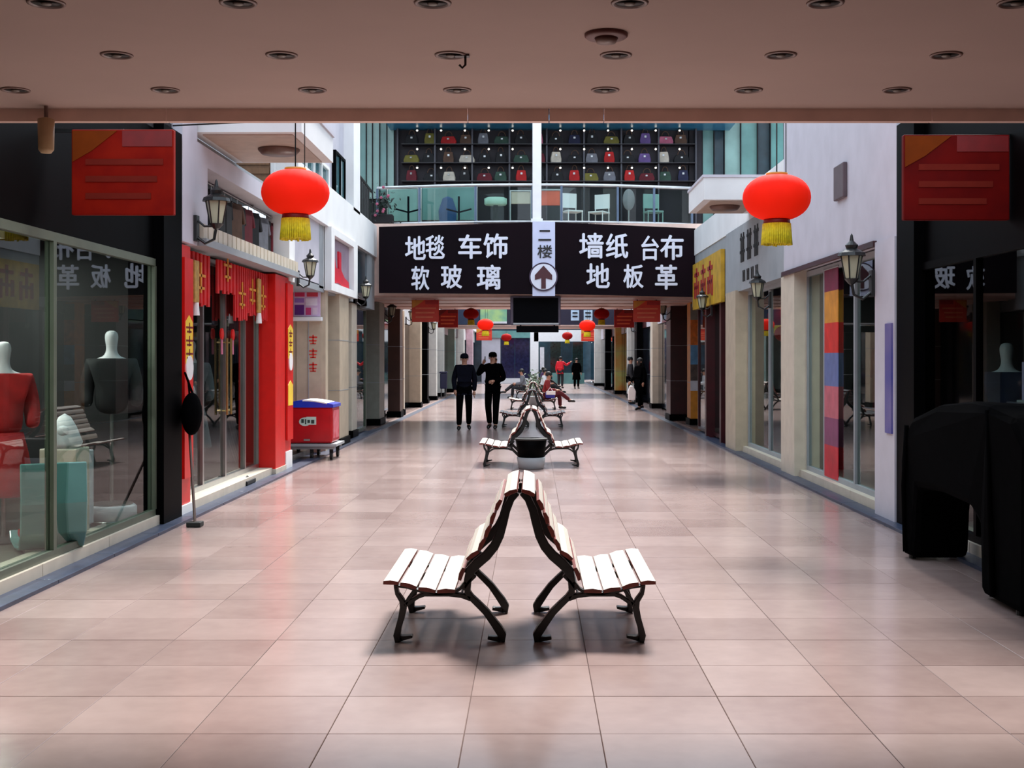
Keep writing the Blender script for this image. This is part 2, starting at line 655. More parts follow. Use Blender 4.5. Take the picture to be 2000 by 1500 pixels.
# sills (white thresholds)
for side in (wl, wr):
    for y0, y1 in ((3.4, 12.0), (13.1, 17.2)) if side is wl else ((3.4, 11.6), (12.9, 16.9), (17.8, 21.5)):
        n = max(1, round((y1 - y0) / 1.4))
        for i in range(n):
            d = (y1 - y0) / n
            wpart('sill', side, 3.64 if (side is wl or y0 < 12) else 3.68, 3.98, y0 + i * d + 0.004, y0 + (i + 1) * d - 0.004, 0, 0.12, M_palebeige)
# partitions inside
for side, ys in ((wl, (12.0, 18.4, 22.4, 27.6)), (wr, (11.75, 17.3, 22.0, 27.6))):
    for y in ys:
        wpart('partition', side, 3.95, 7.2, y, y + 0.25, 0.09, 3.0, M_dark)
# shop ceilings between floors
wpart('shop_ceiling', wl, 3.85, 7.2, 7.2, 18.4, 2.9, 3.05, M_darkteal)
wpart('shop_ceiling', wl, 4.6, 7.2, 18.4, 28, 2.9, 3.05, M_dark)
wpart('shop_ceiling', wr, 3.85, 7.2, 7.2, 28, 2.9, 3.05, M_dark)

# ---- LEFT upper parts
wpart('fascia_band', wl, 3.7, 3.95, 3.4, 12.0, 2.62, 3.9, M_black)          # dark head over first shop
wpart('roof_slab', wl, 3.7, 7.2, 7.5, 12.6, 3.9, 4.05, M_dark)
wpart('dark_pier', wl, 3.6, 3.95, 12.0, 12.62, 0, 3.95, M_black)
wpart('pale_pier', wl, 3.6, 3.95, 12.64, 13.2, 2.86, 7.5, M_lilac)
wpart('ledge', wl, 3.5, 3.95, 13.2, 18.45, 2.86, 2.94, M_grey)
Y = 13.22
while Y < 18.4:
    wpart('cornice_block', wl, 3.54, 3.9, Y, Y + 0.17, 2.945, 3.1, M_palebeige)
    Y += 0.215
wpart('niche_frame', wl, 3.6, 3.95, 13.2, 18.45, 3.76, 3.98, M_lilac)
wpart('niche_frame', wl, 3.6, 3.95, 13.2, 13.62, 3.1, 3.76, M_lilac)
wpart('niche_frame', wl, 3.6, 3.95, 18.2, 18.62, 2.8, 3.98, M_white)
wpart('niche_back', wl, 4.3, 4.4, 13.2, 18.45, 3.05, 3.9, M_dark)
wpart('terrace_slab', wl, 3.7, 7.2, 12.6, 18.6, 3.98, 4.08, M_grey)
wpart('terrace_back', wl, 4.9, 5.0, 12.6, 18.6, 4.08, 8, M_white)
wpart('terrace_end', wl, 3.75, 7.2, 18.6, 18.8, 3.98, 8, M_white)
wpart('roof_beam', wl, 2.6, 4.9, 12.64, 18.6, 7.5, 7.7, M_white)
wpart('upper_facade', wl, 3.75, 3.95, 18.8, 24.4, 4.4, 8, M_lilac)
wpart('parapet_band', wl, 3.55, 3.9, 18.62, 28.0, 3.95, 4.66, M_white)
wpart('corner_pier', wl, 3.55, 3.95, 24.4, 25.3, 4.6, 8, M_white)
wpart('recess_wall', wl, 4.4, 4.55, 18.4, 21.5, 0, 2.9, M_beige)
wpart('return_wall', wl, 3.62, 4.6, 21.5, 21.75, 0, 3.0, M_beige)
wpart('lilac_fascia', wl, 3.64, 3.95, 18.62, 20.95, 2.92, 3.95, M_lilac)
wpart('green_grey_fascia', wl, 3.64, 3.95, 20.97, 21.4, 2.86, 3.95, M_grey)
wpart('dark_fascia', wl, 3.64, 3.9, 24.95, 27.0, 2.8, 3.95, M_teal_dark)
wpart('grey_fascia', wl, 3.6, 3.9, 27.0, 28.0, 2.75, 3.95, M_grey)
wpart('soffit', wl, 3.64, 4.6, 18.45, 28, 2.80, 2.9, M_grey)
# recess door panel and its red marks
dpan = wpart('door_panel', wl, 3.68, 4.12, 21.46, 21.5, 0.1, 2.3, M_beige)
wpart('panel_seam', wl, 3.905, 3.915, 21.44, 21.5, 0.1, 2.3, M_grey)
# upper left windows
def win(name_, side, a, y0, y1, z0, z1, m, nm=1, frame=M_tealframe):
    s = -1 if side is wl else 1
    p, q = sorted((s * a, s * (a + 0.05)))
    w = struct(name_, MB().box(p, q, y0, y1, z0, z1), m)
    p2, q2 = sorted((s * (a - 0.03), s * (a + 0.04)))
    f = 0.05
    fm = MB().box(p2, q2, y0 - f, y1 + f, z1, z1 + f).box(p2, q2, y0 - f, y1 + f, z0 - f, z0).box(p2, q2, y0 - f, y0, z0, z1).box(p2, q2, y1, y1 + f, z0, z1)
    obj('frame', fm, frame, w)
    for i in range(nm):
        y = y0 + (y1 - y0) * (i + 1) / (nm + 1)
        obj('mullion', MB().box(p2, q2, y - 0.02, y + 0.02, z0, z1), frame, w)
    return w


M_winteal = mat('window_teal_reflective', (70, 110, 118), 0.08, var=0.2, scale=2)
win('window_1', wl, 3.70, 19.3, 22.2, 4.68, 5.05, M_winteal, 3, M_white)
win('window_2', wl, 3.70, 23.0, 24.1, 4.75, 5.5, M_winteal, 1, M_black)

# left projecting box with disc lamp, brown window beyond
def canopy_box(label, x0, x1, y0, y1, z0, z1, disc):
    t = thing('balcony_canopy', label, 'canopy', ((x0 + x1) / 2, (y0 + y1) / 2, z0))
    obj('body', MB().box(x0, x1, y0, y1, z0, z1), M_white, t)
    obj('edge_trim', MB().box(x0 - 0.02, x1 + 0.02, y0 - 0.02, y1 + 0.02, z1, z1 + 0.04), M_lilac, t)
    obj('soffit_panel', MB().box(x0 + 0.12, x1 - 0.12, y0 + 0.12, y1 - 0.12, z0 - 0.015, z0), mat('warm_soffit', (176, 156, 142), 0.5), t)
    cx, cy = disc
    l = obj('disc_lamp', MB().lathe([(0.0001, -0.07), (0.2, -0.065), (0.24, -0.02), (0.24, 0)], (cx, cy, z0 - 0.012), 28), mat('disc_brown', (96, 66, 54), 0.4), t, True)
    return t


canopy_box('white projecting canopy box with round brown lamp behind left lantern', -3.72, -2.5, 13.3, 15.4, 4.1, 4.42, (-2.95, 14.3))
canopy_box('white projecting canopy box with round brown lamp beside right lantern', 2.62, 3.62, 18.8, 20.6, 4.08, 4.42, (3.05, 19.5))
t = thing('brown_shutter', 'brown shuttered opening on the upper left terrace wall', 'shutter', (-4.2, 18.58, 4.12))
obj('panel', MB().box(-4.46, -3.94, 18.52, 18.6, 4.12, 4.98), M_brownwood, t)
for i in range(6):
    obj('slat', MB().box(-4.44, -3.96, 18.49, 18.52, 4.16 + i * 0.135, 4.25 + i * 0.135), M_brownwood, t)
obj('frame', MB().box(-4.52, -4.46, 18.48, 18.6, 4.08, 5.02).box(-3.94, -3.88, 18.48, 18.6, 4.08, 5.02).box(-4.46, -3.94, 18.48, 18.6, 4.98, 5.04), M_white, t)

# ---- RIGHT upper parts
wpart('fascia_band', wr, 3.7, 3.95, 3.4, 11.6, 2.55, 3.9, M_black)
wpart('roof_slab', wr, 3.7, 7.2, 7.5, 12.1, 3.9, 4.05, M_dark)
wpart('dark_pier', wr, 3.6, 4.0, 11.6, 12.15, 0, 3.95, M_black)
wpart('lilac_pier', wr, 3.58, 4.0, 12.15, 12.85, 0, 2.86, M_lilac)
wpart('blue_poster', wr, 3.56, 3.58, 12.2, 12.42, 0.9, 2.0, mat('blue_violet_poster', (70, 72, 150), 0.4, col2=(120, 110, 160), scale=2))
wpart('big_white_fascia', wr, 3.6, 4.0, 12.15, 17.6, 2.86, 7.6, M_lilac)
wpart('fascia_lip', wr, 3.56, 3.6, 12.85, 17.6, 2.82, 2.88, M_maroon)
wpart('upper_facade', wr, 6.4, 6.6, 17.6, 28, 4.0, 9, M_white)
wpart('terrace_slab', wr, 3.7, 7.2, 17.6, 28, 3.95, 4.05, M_white)
wpart('upper_return', wr, 3.9, 7.2, 17.4, 17.6, 4.0, 7.6, M_white)
wpart('text_fascia', wr, 3.6, 3.95, 17.6, 22.85, 2.82, 3.95, M_grey)
wpart('parapet_band', wr, 3.62, 3.9, 17.6, 28, 3.95, 4.52, M_white)
wpart('end_fascia', wr, 3.64, 3.95, 22.85, 28, 2.82, 3.95, M_grey)
wpart('beige_pier', wr, 3.6, 3.95, 16.9, 17.8, 0, 2.86, M_palebeige)
wpart('beige_pier', wr, 3.55, 3.9, 21.5, 22.6, 0, 2.84, M_beige)
wpart('maroon_post', wr, 3.62, 3.8, 23.6, 23.8, 0, 2.84, M_maroon)
wpart('maroon_post', wr, 3.62, 3.8, 25.6, 25.8, 0, 2.84, M_maroon)
obj('plaque', MB().bbox(3.55, 3.6, 14.05, 14.5, 3.5, 3.9, 0.01), mat('plaque_brown', (86, 70, 76), 0.5), wr)


# ---- shop windows: frame, panes
def shop_window(n, s, y0, y1, z0, z1, cuts, frame, a=3.86, transom=None):
    p, q = sorted((s * (a - 0.03), s * (a + 0.04)))
    w = struct('window_%d' % n, MB().box(p, q, y0, y1, z1 - 0.07, z1).box(p, q, y0, y1, z0, z0 + 0.06), frame)
    ys = [y0] + cuts + [y1]
    for y in ys:
        obj('mullion', MB().box(p, q, y - 0.03, y + 0.03, z0 + 0.06, z1 - 0.07), frame, w)
    for c, d in zip(ys, ys[1:]):
        g1, g2 = sorted((s * a, s * (a + 0.012)))
        obj('pane', MB().box(g1, g2, c + 0.03, d - 0.03, z0 + 0.06, z1 - 0.07), M_glass, w)
    if transom:
        obj('transom', MB().box(p, q, y0, y1, transom, transom + 0.05), frame, w)
    return w


shop_window(3, -1, 3.5, 11.97, 0.12, 2.62, [5.6, 7.7, 9.45], M_tealframe, 3.7)
w4 = shop_window(4, -1, 13.12, 17.2, 0.12, 2.84, [14.3, 15.35, 16.4], M_steel)
shop_window(5, -1, 22.4, 28, 0.05, 2.8, [23.9, 25.0, 26.4], M_tealframe, 3.82)
shop_window(6, 1, 3.5, 11.6, 0.12, 2.55, [6.0, 8.5, 10.2], M_black, 3.7)
shop_window(7, 1, 12.9, 16.9, 0.12, 2.84, [14.4, 15.9], M_grey, 3.8)
shop_window(8, 1, 17.8, 21.5, 0.12, 2.82, [19.6], M_grey, 3.8)
shop_window(9, 1, 22.6, 28, 0.05, 2.82, [24.4, 26.2], M_maroon, 3.8)
for y in (15.25, 15.45):
    obj('door_handle', MB().cyl((-3.79, y, 0.95), (-3.79, y, 1.9), 0.016, n=10).cyl((-3.79, y, 1.0), (-3.85, y, 1.0), 0.01, n=8).cyl((-3.79, y, 1.85), (-3.85, y, 1.85), 0.01, n=8), mat('brass', (206, 180, 120), 0.25, metal=0.9), w4)

# ------------------------------------------------------------------ left red shopfront
def couplet(x, y0, y1, z0, z1, label):
    """red strip with a yellow flame panel and glyph-like gold marks, on the wall plane"""
    t = thing('couplet_strip', label, 'banner', (x, (y0 + y1) / 2, z0))
    h = z1 - z0
    obj('cloth', MB().box(x - 0.03, x, y0, y1, z0, z1), M_red, t)
    d = 0.004
    for (a, b) in ((0.52, 0.74), (0.22, 0.38)):
        obj('flame_panel', MB().prism_yz([(y0 + 0.03, z0 + a * h), (y1 - 0.03, z0 + a * h), (y1 - 0.03, z0 + (b - 0.03) * h), ((y0 + y1) / 2, z0 + b * h), (y0 + 0.03, z0 + (b - 0.03) * h)], x, x + d), M_yellow, t)
    for j in range(3):
        zc = z0 + (0.56 + 0.06 * j) * h
        yc = (y0 + y1) / 2
        g = MB().box(x + d, x + 2 * d, yc - 0.12, yc + 0.12, zc, zc + 0.02).box(x + d, x + 2 * d, yc - 0.012, yc + 0.012, zc - 0.05, zc + 0.06).box(x + d, x + 2 * d, yc - 0.09, yc + 0.07, zc - 0.045, zc - 0.025)
        obj('glyph', g, M_darkred, t)
    obj('medallion', MB().cyl((x, (y0 + y1) / 2, z0 + 0.5 * h), (x + 0.012, (y0 + y1) / 2, z0 + 0.5 * h), 0.13, n=20), M_whitep, t)
    return t


t = thing('red_pillar', 'slim red pillar at the near end of the red shopfront', 'pillar', (-3.7, 12.9, 0))
obj('shaft', MB().bbox(-3.84, -3.64, 12.68, 13.08, 0.12, 2.84, 0.01), M_red, t)
obj('base', MB().box(-3.87, -3.62, 12.66, 13.1, 0.03, 0.12), M_white, t)
couplet(-3.6, 12.72, 13.04, 0.4, 2.7, 'red strip with yellow marks on the near red pillar')
t = thing('red_column', 'wide bright red column at the far end of the red shopfront', 'column', (-3.7, 17.5, 0))
obj('shaft', MB().bbox(-3.88, -3.6, 17.22, 17.9, 0.02, 2.84, 0.01), M_red, t)
obj('base', MB().box(-3.9, -3.59, 17.2, 17.93, 0.0, 0.1), M_palebeige, t)
t = thing('red_post', 'narrow red post beyond the wide red column', 'post', (-3.7, 18.15, 0))
obj('shaft', MB().box(-3.78, -3.62, 17.95, 18.4, 0.05, 2.84), M_red, t)
obj('base', MB().box(-3.8, -3.6, 17.95, 18.42, 0, 0.28), M_white, t)
couplet(-3.58, 17.97, 18.38, 0.45, 2.75, 'red strip with yellow marks on the narrow red post')
ban = ['first', 'second', 'third', 'fourth', 'fifth']
for i, (y0, y1, z0) in enumerate(((13.3, 14.1, 2.22), (14.5, 15.3, 2.42), (15.35, 15.95, 2.12), (15.95, 16.5, 2.2), (16.55, 17.15, 2.15))):
    t = thing('red_banner', f'{ban[i]} red cloth banner from the near end over the red shop doors', 'banner', (-3.72, (y0 + y1) / 2, z0), 'red banners over the shop doors')
    n = 10
    mb = MB()
    for a in range(n):
        ya, yb = y0 + (y1 - y0) * a / n, y0 + (y1 - y0) * (a + 1) / n
        mb.box(-3.74 + 0.015 * (a % 2), -3.715 + 0.015 * (a % 2), ya, yb + 0.004, z0 + 0.05 * abs(math.sin(a)), 2.82)
    obj('cloth', mb, M_redcloth, t)
    yc = (y0 + y1) / 2
    g = MB().box(-3.70, -3.69, yc - 0.18, yc + 0.18, z0 + 0.34, z0 + 0.37).box(-3.70, -3.69, yc - 0.02, yc + 0.02, z0 + 0.16, z0 + 0.5).box(-3.70, -3.69, yc - 0.14, yc + 0.14, z0 + 0.2, z0 + 0.23)
    obj('glyph', g, M_gold, t)
for (y, lab) in ((13.42, 'gold vertical hanging with white tail, near end of the red banners'), (16.5, 'gold vertical hanging with white tail, between the last red banners')):
    t = thing('hanging_scroll', lab, 'decoration', (-3.68, y, 2.2))
    obj('strip', MB().bbox(-3.69, -3.66, y - 0.09, y + 0.09, 2.26, 2.72, 0.008), mat('dull_gold', (176, 138, 66), 0.5, var=0.3, scale=20), t)
    obj('tassel', MB().cyl((-3.675, y, 2.12), (-3.675, y, 2.26), 0.04, 0.03, 10), M_whitep, t)

# garments / goods helpers ------------------------------------------------------------
def garment_mb(w=0.4, h=0.62, d=0.14, sleeves=True):
    """hanging top, local origin at its hook"""
    mb = MB()
    pts = [(-w * .12, -.06), (-w * .5, -.12), (-w * .62, -.5 * h), (-w * .5, -.52 * h), (-w * .4, -.3 * h), (-w * .42, -h), (w * .42, -h), (w * .4, -.3 * h), (w * .5, -.52 * h), (w * .62, -.5 * h), (w * .5, -.12), (w * .12, -.06)]
    mb.prism(pts, lambda p: (p[0], -d / 2, p[1]), lambda p: (p[0], d / 2, p[1]))
    return mb


GCOL = {n: mat('garment_' + n, c, 0.8, var=0.2, scale=9) for n, c in {
    'black': (16, 16, 20), 'maroon': (92, 16, 30), 'grey': (110, 112, 120), 'navy': (24, 28, 60), 'cream': (190, 182, 168), 'pink': (176, 92, 118), 'green': (44, 70, 58), 'red': (170, 22, 24), 'brown': (84, 60, 46), 'white': (214, 216, 220), 'olive': (110, 104, 40), 'violet': (96, 74, 130)}.items()}


def hang(x, y, z, colr, label, w=0.4, h=0.62, rot=0.0, group=None, d=0.12):
    t = thing('hanging_garment', label, 'garment', (0, 0, 0), group)
    obj('cloth', garment_mb(w, h, d), GCOL[colr], t, bevel=0.02)
    obj('hanger', MB().tube([(-w * .4, 0, -.1), (0, 0, -.03), (w * .4, 0, -.1)], 0.007, 6).tube([(0, 0, -.03), (0, 0, 0.03), (0.02, 0, 0.05), (0.03, 0, 0.03)], 0.004, 6), M_steel, t)
    t.location = (x, y, z)
    t.rotation_euler = (0, 0, rot)
    return t


def rail(x, y0, y1, z, label, floor_z=0.09):
    t = thing('clothes_rail', label, 'rail', (x, (y0 + y1) / 2, floor_z))
    obj('bar', MB().cyl((x, y0, z), (x, y1, z), 0.014), M_steel, t)
    for y in (y0, y1):
        obj('leg', MB().cyl((x, y, floor_z + 0.02), (x, y, z), 0.014).box(x - 0.2, x + 0.2, y - 0.015, y + 0.015, floor_z, floor_z + 0.02), M_steel, t)
    return t


# niche display over the red shop
nc = ['black', 'black', 'black', 'navy', 'black', 'black', 'brown', 'black', 'maroon', 'black', 'navy', 'grey', 'black', 'maroon']
t = thing('display_rail', 'thin steel rail inside the upper left display niche', 'rail', (-4.0, 16, 3.72))
obj('bar', MB().cyl((-3.86, 13.6, 3.73), (-3.86, 18.2, 3.73), 0.012), M_steel, t)
obj('bracket', MB().box(-3.88, -3.84, 14.9, 14.94, 3.73, 3.78).box(-3.88, -3.84, 16.9, 16.94, 3.73, 3.78), M_steel, t)
for i, c in enumerate(nc):
    y = 13.78 + i * 0.325
    hang(-3.86, y, 3.69, c, f'{c} garment hanging {("near end", "middle", "far end")[min(2, i // 5)]} of the upper left niche display, position {ordn[i % 5]} there', 0.4, 0.56 + 0.04 * (i % 3 == 0), R(90 + random.uniform(-25, 25)), 'garments in the upper left display niche')


# ------------------------------------------------------------------ wall lanterns
def sconce_proto():
    t = thing('wall_lantern', 'x', 'lamp', (0, 0, 0), 'black wall lanterns along the shopfronts')
    # wall at x=0, lamp projects to +x
    obj('bracket', MB().box(0, 0.03, -0.05, 0.05, -0.22, 0.02).tube([(0.02, 0, -0.18), (0.1, 0, -0.24), (0.18, 0, -0.2), (0.2, 0, -0.08)], 0.014, 8).tube([(0.02, 0, -0.02), (0.09, 0, -0.08), (0.2, 0, -0.08)], 0.01, 8), M_iron, t)
    obj('lamp_glass', MB().lathe([(0.055, -0.06), (0.095, 0.15), (0.095, 0.16)], (0.2, 0, 0), 6), mat('lantern_glass', (176, 176, 150), 0.2), t)
    bars = MB()
    for i in range(6):
        a = 2 * PI * i / 6
        bars.cyl((0.2 + 0.058 * math.cos(a), 0.058 * math.sin(a), -0.06), (0.2 + 0.098 * math.cos(a), 0.098 * math.sin(a), 0.155), 0.007, n=5)
    obj('cage', bars, M_iron, t)
    obj('roof', MB().lathe([(0.13, 0.15), (0.12, 0.18), (0.05, 0.22), (0.06, 0.25), (0.02, 0.29), (0.012, 0.34), (0.0001, 0.36)], (0.2, 0, 0), 12), M_iron, t)
    obj('base_cup', MB().lathe([(0.0001, -0.12), (0.03, -0.1), (0.065, -0.06), (0.065, -0.055)], (0.2, 0, 0), 12), M_iron, t)
    return t


sc0 = sconce_proto()
scs = [(-3.6, 13.1, 3.15, 0, 'black wall lantern at the near corner above the red shop', 1.15),
       (-3.62, 18.9, 2.98, 0, 'black wall lantern above the purple and pink notice', 1.0),
       (-3.55, 24.7, 2.95, 0, 'black wall lantern just beyond the white boot light box', 1.0),
       (-3.78, 31.3, 2.8, 0, 'black wall lantern on the first column past the hanging sign, left', 1.0),
       (-3.72, 36.0, 2.85, 0, 'black wall lantern beside the brown left column under the bridge', 1.0),
       (-3.84, 45.3, 2.8, 0, 'black wall lantern on the black left column beyond the bridge', 1.0),
       (3.58, 12.9, 2.55, PI, 'black wall lantern on the lilac right pier', 1.15),
       (3.55, 18.3, 2.62, PI, 'black wall lantern beside the right beige pier', 1.0),
       (3.6, 24.6, 2.72, PI, 'black wall lantern below the yellow right sign', 1.0),
       (3.66, 32.4, 2.9, PI, 'black wall lantern on the maroon right column', 1.1),
       (3.9, 45.9, 2.9, PI, 'black wall lantern on the black right column', 1.1)]
for i, (x, y, z, rz, lab, s) in enumerate(scs):
    if i == 0:
        sc0.location = (x, y, z)
        sc0.scale = (s, s, s)
        sc0['label'] = lab
    else:
        dup(sc0, (x, y, z), rz, lab, (s, s, s))

# ------------------------------------------------------------------ signs along the walls
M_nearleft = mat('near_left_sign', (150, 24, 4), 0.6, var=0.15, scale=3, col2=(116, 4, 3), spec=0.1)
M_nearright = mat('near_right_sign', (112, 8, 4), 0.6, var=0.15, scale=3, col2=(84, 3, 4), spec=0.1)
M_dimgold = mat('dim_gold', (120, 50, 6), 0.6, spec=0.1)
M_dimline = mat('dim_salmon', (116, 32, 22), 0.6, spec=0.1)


def hang_sign(loc, w, h, label, m=M_signorange, stripes=M_signred, mk=M_gold, ln=None):
    x, y, z = loc
    t = thing('hanging_sign', label, 'sign', (x, y, z - h / 2), 'square red signs hung square to the walls')
    obj('board', MB().bbox(x - w / 2, x + w / 2, y, y + 0.06, z - h / 2, z + h / 2, 0.008), m, t)
    obj('corner_patch', MB().prism_xz([(x - w / 2 + .01, z + h / 2 - .01), (x - w * .05, z + h / 2 - .01), (x - w * .3, z + h * .25), (x - w / 2 + .01, z + h * .12)], y - 0.006, y), mk, t)
    obj('top_band', MB().box(x, x + w / 2 - 0.01, y - 0.005, y, z + h * .3, z + h / 2 - 0.01), stripes, t)
    for k in range(3):
        zz = z + h * (0.12 - 0.2 * k)
        obj('text_line', MB().box(x - w * .36, x + w * (.4 - .06 * k), y - 0.006, y, zz - h * .035, zz + h * .035), ln or mat('sign_salmon', (226, 110, 70), 0.5), t)
    s = 1 if x > 0 else -1
    if 27 < y < 35:
        obj('bracket', MB().cyl((x - w * .35, y + .03, z + h / 2 - .02), (x - w * .35, y + .03, 3.06), .012, n=6).cyl((x + w * .35, y + .03, z + h / 2 - .02), (x + w * .35, y + .03, 3.06), .012, n=6), M_iron, t)
    else:
        e = 3.72 if y < 27 else 4.2
        obj('bracket', MB().box(x if s > 0 else -e, e if s > 0 else x, y + 0.02, y + 0.04, z + h / 2 - 0.02, z + h / 2 + 0.01), M_iron, t)
    return t


hang_sign((-3.17, 9.5, 3.09), 0.79, 0.66, 'square red-orange sign jutting out over the dark left shop, nearest left', M_nearleft, M_darkred, M_dimgold, M_dimline)
hang_sign((3.28, 9.5, 3.05), 0.82, 0.66, 'square dark red sign jutting out over the black right shop, nearest right', M_nearright, M_darkred, M_dimgold, M_dimline)
hang_sign((-2.53, 29.0, 2.77), 0.64, 0.52, 'bright orange square sign under the left end of the big sign')
hang_sign((2.70, 29.0, 2.76), 0.64, 0.5, 'bright orange square sign under the right end of the big sign')
hang_sign((-2.36, 34.3, 2.76), 0.56, 0.5, 'plain deep red square sign just inside the left orange one', M_signred, M_darkred, M_darkred)
hang_sign((2.56, 34.3, 2.76), 0.56, 0.5, 'plain deep red square sign just inside the right orange one', M_signred, M_darkred, M_darkred)
hang_sign((-2.95, 75, 3.1), 0.95, 0.7, 'small distant orange sign behind the bright left lantern')
hang_sign((3.45, 75, 3.05), 0.95, 0.7, 'small distant orange sign behind the bright right lantern')

# purple notice board in the left recess, with white shelf under
t = thing('notice_board', 'pink and purple notice board above the beige recess door', 'sign', (-3.93, 21.44, 2.36))
obj('board', MB().box(-4.16, -3.7, 21.4, 21.45, 2.38, 2.86), mat('notice_lilac', (208, 180, 214), 0.5), t)
for i, (a, b, c, d) in enumerate(((.04, .42, .72, .94), (.5, .92, .72, .94), (.04, .4, .5, .66), (.46, .9, .4, .66), (.04, .4, .06, .42), (.46, .66, .06, .32), (.72, .9, .06, .32))):
    obj('panel', MB().box(-4.16 + a * .46, -4.16 + b * .46, 21.394, 21.4, 2.38 + c * .48, 2.38 + d * .48), [mat('np%d' % k, c2, 0.5) for k, c2 in enumerate(((196, 40, 90), (200, 60, 80), (150, 110, 190), (230, 220, 236), (96, 30, 130), (200, 60, 120), (220, 200, 220)))][i], t)
obj('shelf', MB().bbox(-4.18, -3.66, 21.3, 21.46, 2.3, 2.37, 0.01), M_white, t)
# three red marks on the door panel
for k in range(3):
    zc = 1.98 - 0.24 * k
    g = MB().box(-3.9, -3.76, 21.45, 21.462, zc + .03, zc + .05).box(-3.84, -3.82, 21.45, 21.462, zc - .08, zc + .08).box(-3.9, -3.77, 21.45, 21.462, zc - .03, zc - .015).box(-3.88, -3.78, 21.45, 21.462, zc - .08, zc - .065)
    obj('red_glyph', g, M_red, dpan)

# boot light box
t = thing('light_box', 'white box sign with a red boot shape over the left columns', 'sign', (-3.6, 23, 2.86))
obj('case', MB().box(-3.9, -3.62, 21.4, 24.6, 2.86, 3.95), M_white, t)
obj('rim', MB().box(-3.63, -3.5, 21.4, 24.6, 3.83, 3.95).box(-3.63, -3.5, 21.4, 24.6, 2.84, 2.98).box(-3.63, -3.5, 21.4, 21.75, 2.98, 3.83).box(-3.63, -3.5, 24.1, 24.6, 2.98, 3.83), M_white, t)
obj('inner_panel', MB().box(-3.62, -3.6, 21.8, 24.1, 3.0, 3.82), mat('mauve_panel', (150, 130, 146), 0.5), t)
bt = [(21.95, 3.55), (22.15, 3.55), (22.35, 3.3), (22.7, 3.3), (22.65, 3.62), (22.95, 3.62), (22.95, 3.3), (23.35, 3.18), (23.9, 3.12), (23.95, 3.0), (23.3, 2.99), (22.8, 3.05), (22.3, 3.02), (21.98, 3.15)]
obj('boot_shape', MB().prism_yz(bt, -3.6, -3.57), mat('crimson', (206, 10, 44), 0.4), t)

# right yellow sign
t = thing('yellow_sign', 'yellow sign with big red characters on the right wall before the big sign', 'sign', (3.6, 25, 2.72))
obj('board', MB().box(3.56, 3.63, 23.2, 27.3, 2.72, 3.72), mat('mustard', (190, 150, 30), 0.5, var=0.25, scale=4), t)
for k, y in enumerate((24.6, 25.6, 26.6)):
    g = MB().box(3.545, 3.56, y - .32, y + .32, 3.42, 3.5).box(3.545, 3.56, y - .06, y + .06, 2.95, 3.6).box(3.545, 3.56, y - .36, y - .22, 2.9, 3.3).box(3.545, 3.56, y + .2, y + .36, 2.95, 3.3).box(3.545, 3.56, y - .3, y + .3, 3.15, 3.22)
    obj('glyph', g, mat('sign_crimson', (150, 12, 20), 0.5), t)
# dark writing on right text fascia
t = thing('shop_lettering', 'dark characters over a small row of letters on the grey right fascia', 'lettering', (3.58, 20.6, 3.0))
for k, y in enumerate((19.75, 20.4, 21.05)):
    g = MB().box(3.585, 3.6, y - .2, y + .2, 3.68, 3.73).box(3.585, 3.6, y - .16, y - .1, 3.3, 3.8).box(3.585, 3.6, y + .08, y + .14, 3.3, 3.8).box(3.585, 3.6, y - .22, y + .22, 3.45, 3.5).box(3.585, 3.6, y - .04, y + .02, 3.3, 3.7)
    obj('glyph', g, mat('dark_olive_letter', (38, 36, 34), 0.5), t)
for k in range(4):
    y = 19.7 + 0.4 * k
    g = MB().box(3.585, 3.6, y - .1, y + .1, 3.12, 3.15).box(3.585, 3.6, y - .1, y - .06, 2.96, 3.12).box(3.585, 3.6, y + .04, y + .08, 2.96, 3.12)
    obj('small_glyph', g, mat('dark_olive_letter'), t)

# ------------------------------------------------------------------ bridge 1: slab, sign, column, railing, bag shop
bridge = struct('wall_back', MB().box(-4.6, 6.6, 28.0, 34.8, 3.08, 4.72), M_lip)
obj('soffit_panel', MB().box(-3.9, 4.0, 28.05, 34.8, 3.04, 3.08), mat('pinkish_soffit', (206, 170, 158), 0.5), bridge)
for y in (29.2, 31.0, 32.8):
    obj('soffit_groove', MB().box(-3.9, 4.0, y, y + 0.06, 3.02, 3.04), M_lip, bridge)
obj('roof', MB().box(-7, 7, 29.6, 34.8, 8.2, 8.5), M_white, bridge)
col = thing('white_column', 'slim white column rising behind the middle of the big sign', 'column', (0.1, 27.8, 3.1))
obj('shaft', MB().bbox(0.0, 0.2, 27.68, 27.88, 3.1, 8.2, 0.01), M_whitep, col)
obj('foot', MB().box(-0.03, 0.23, 27.66, 27.96, 4.7, 4.8), M_whitep, col)
obj('cap', MB().box(-0.05, 0.25, 27.6, 29.8, 8.2, 8.35), M_whitep, col)

YS = 27.5


def sx(px):
    return (px - 1040) / 2400 * YS


def sz(py):
    return EYE + (700 - py) / 2400 * YS


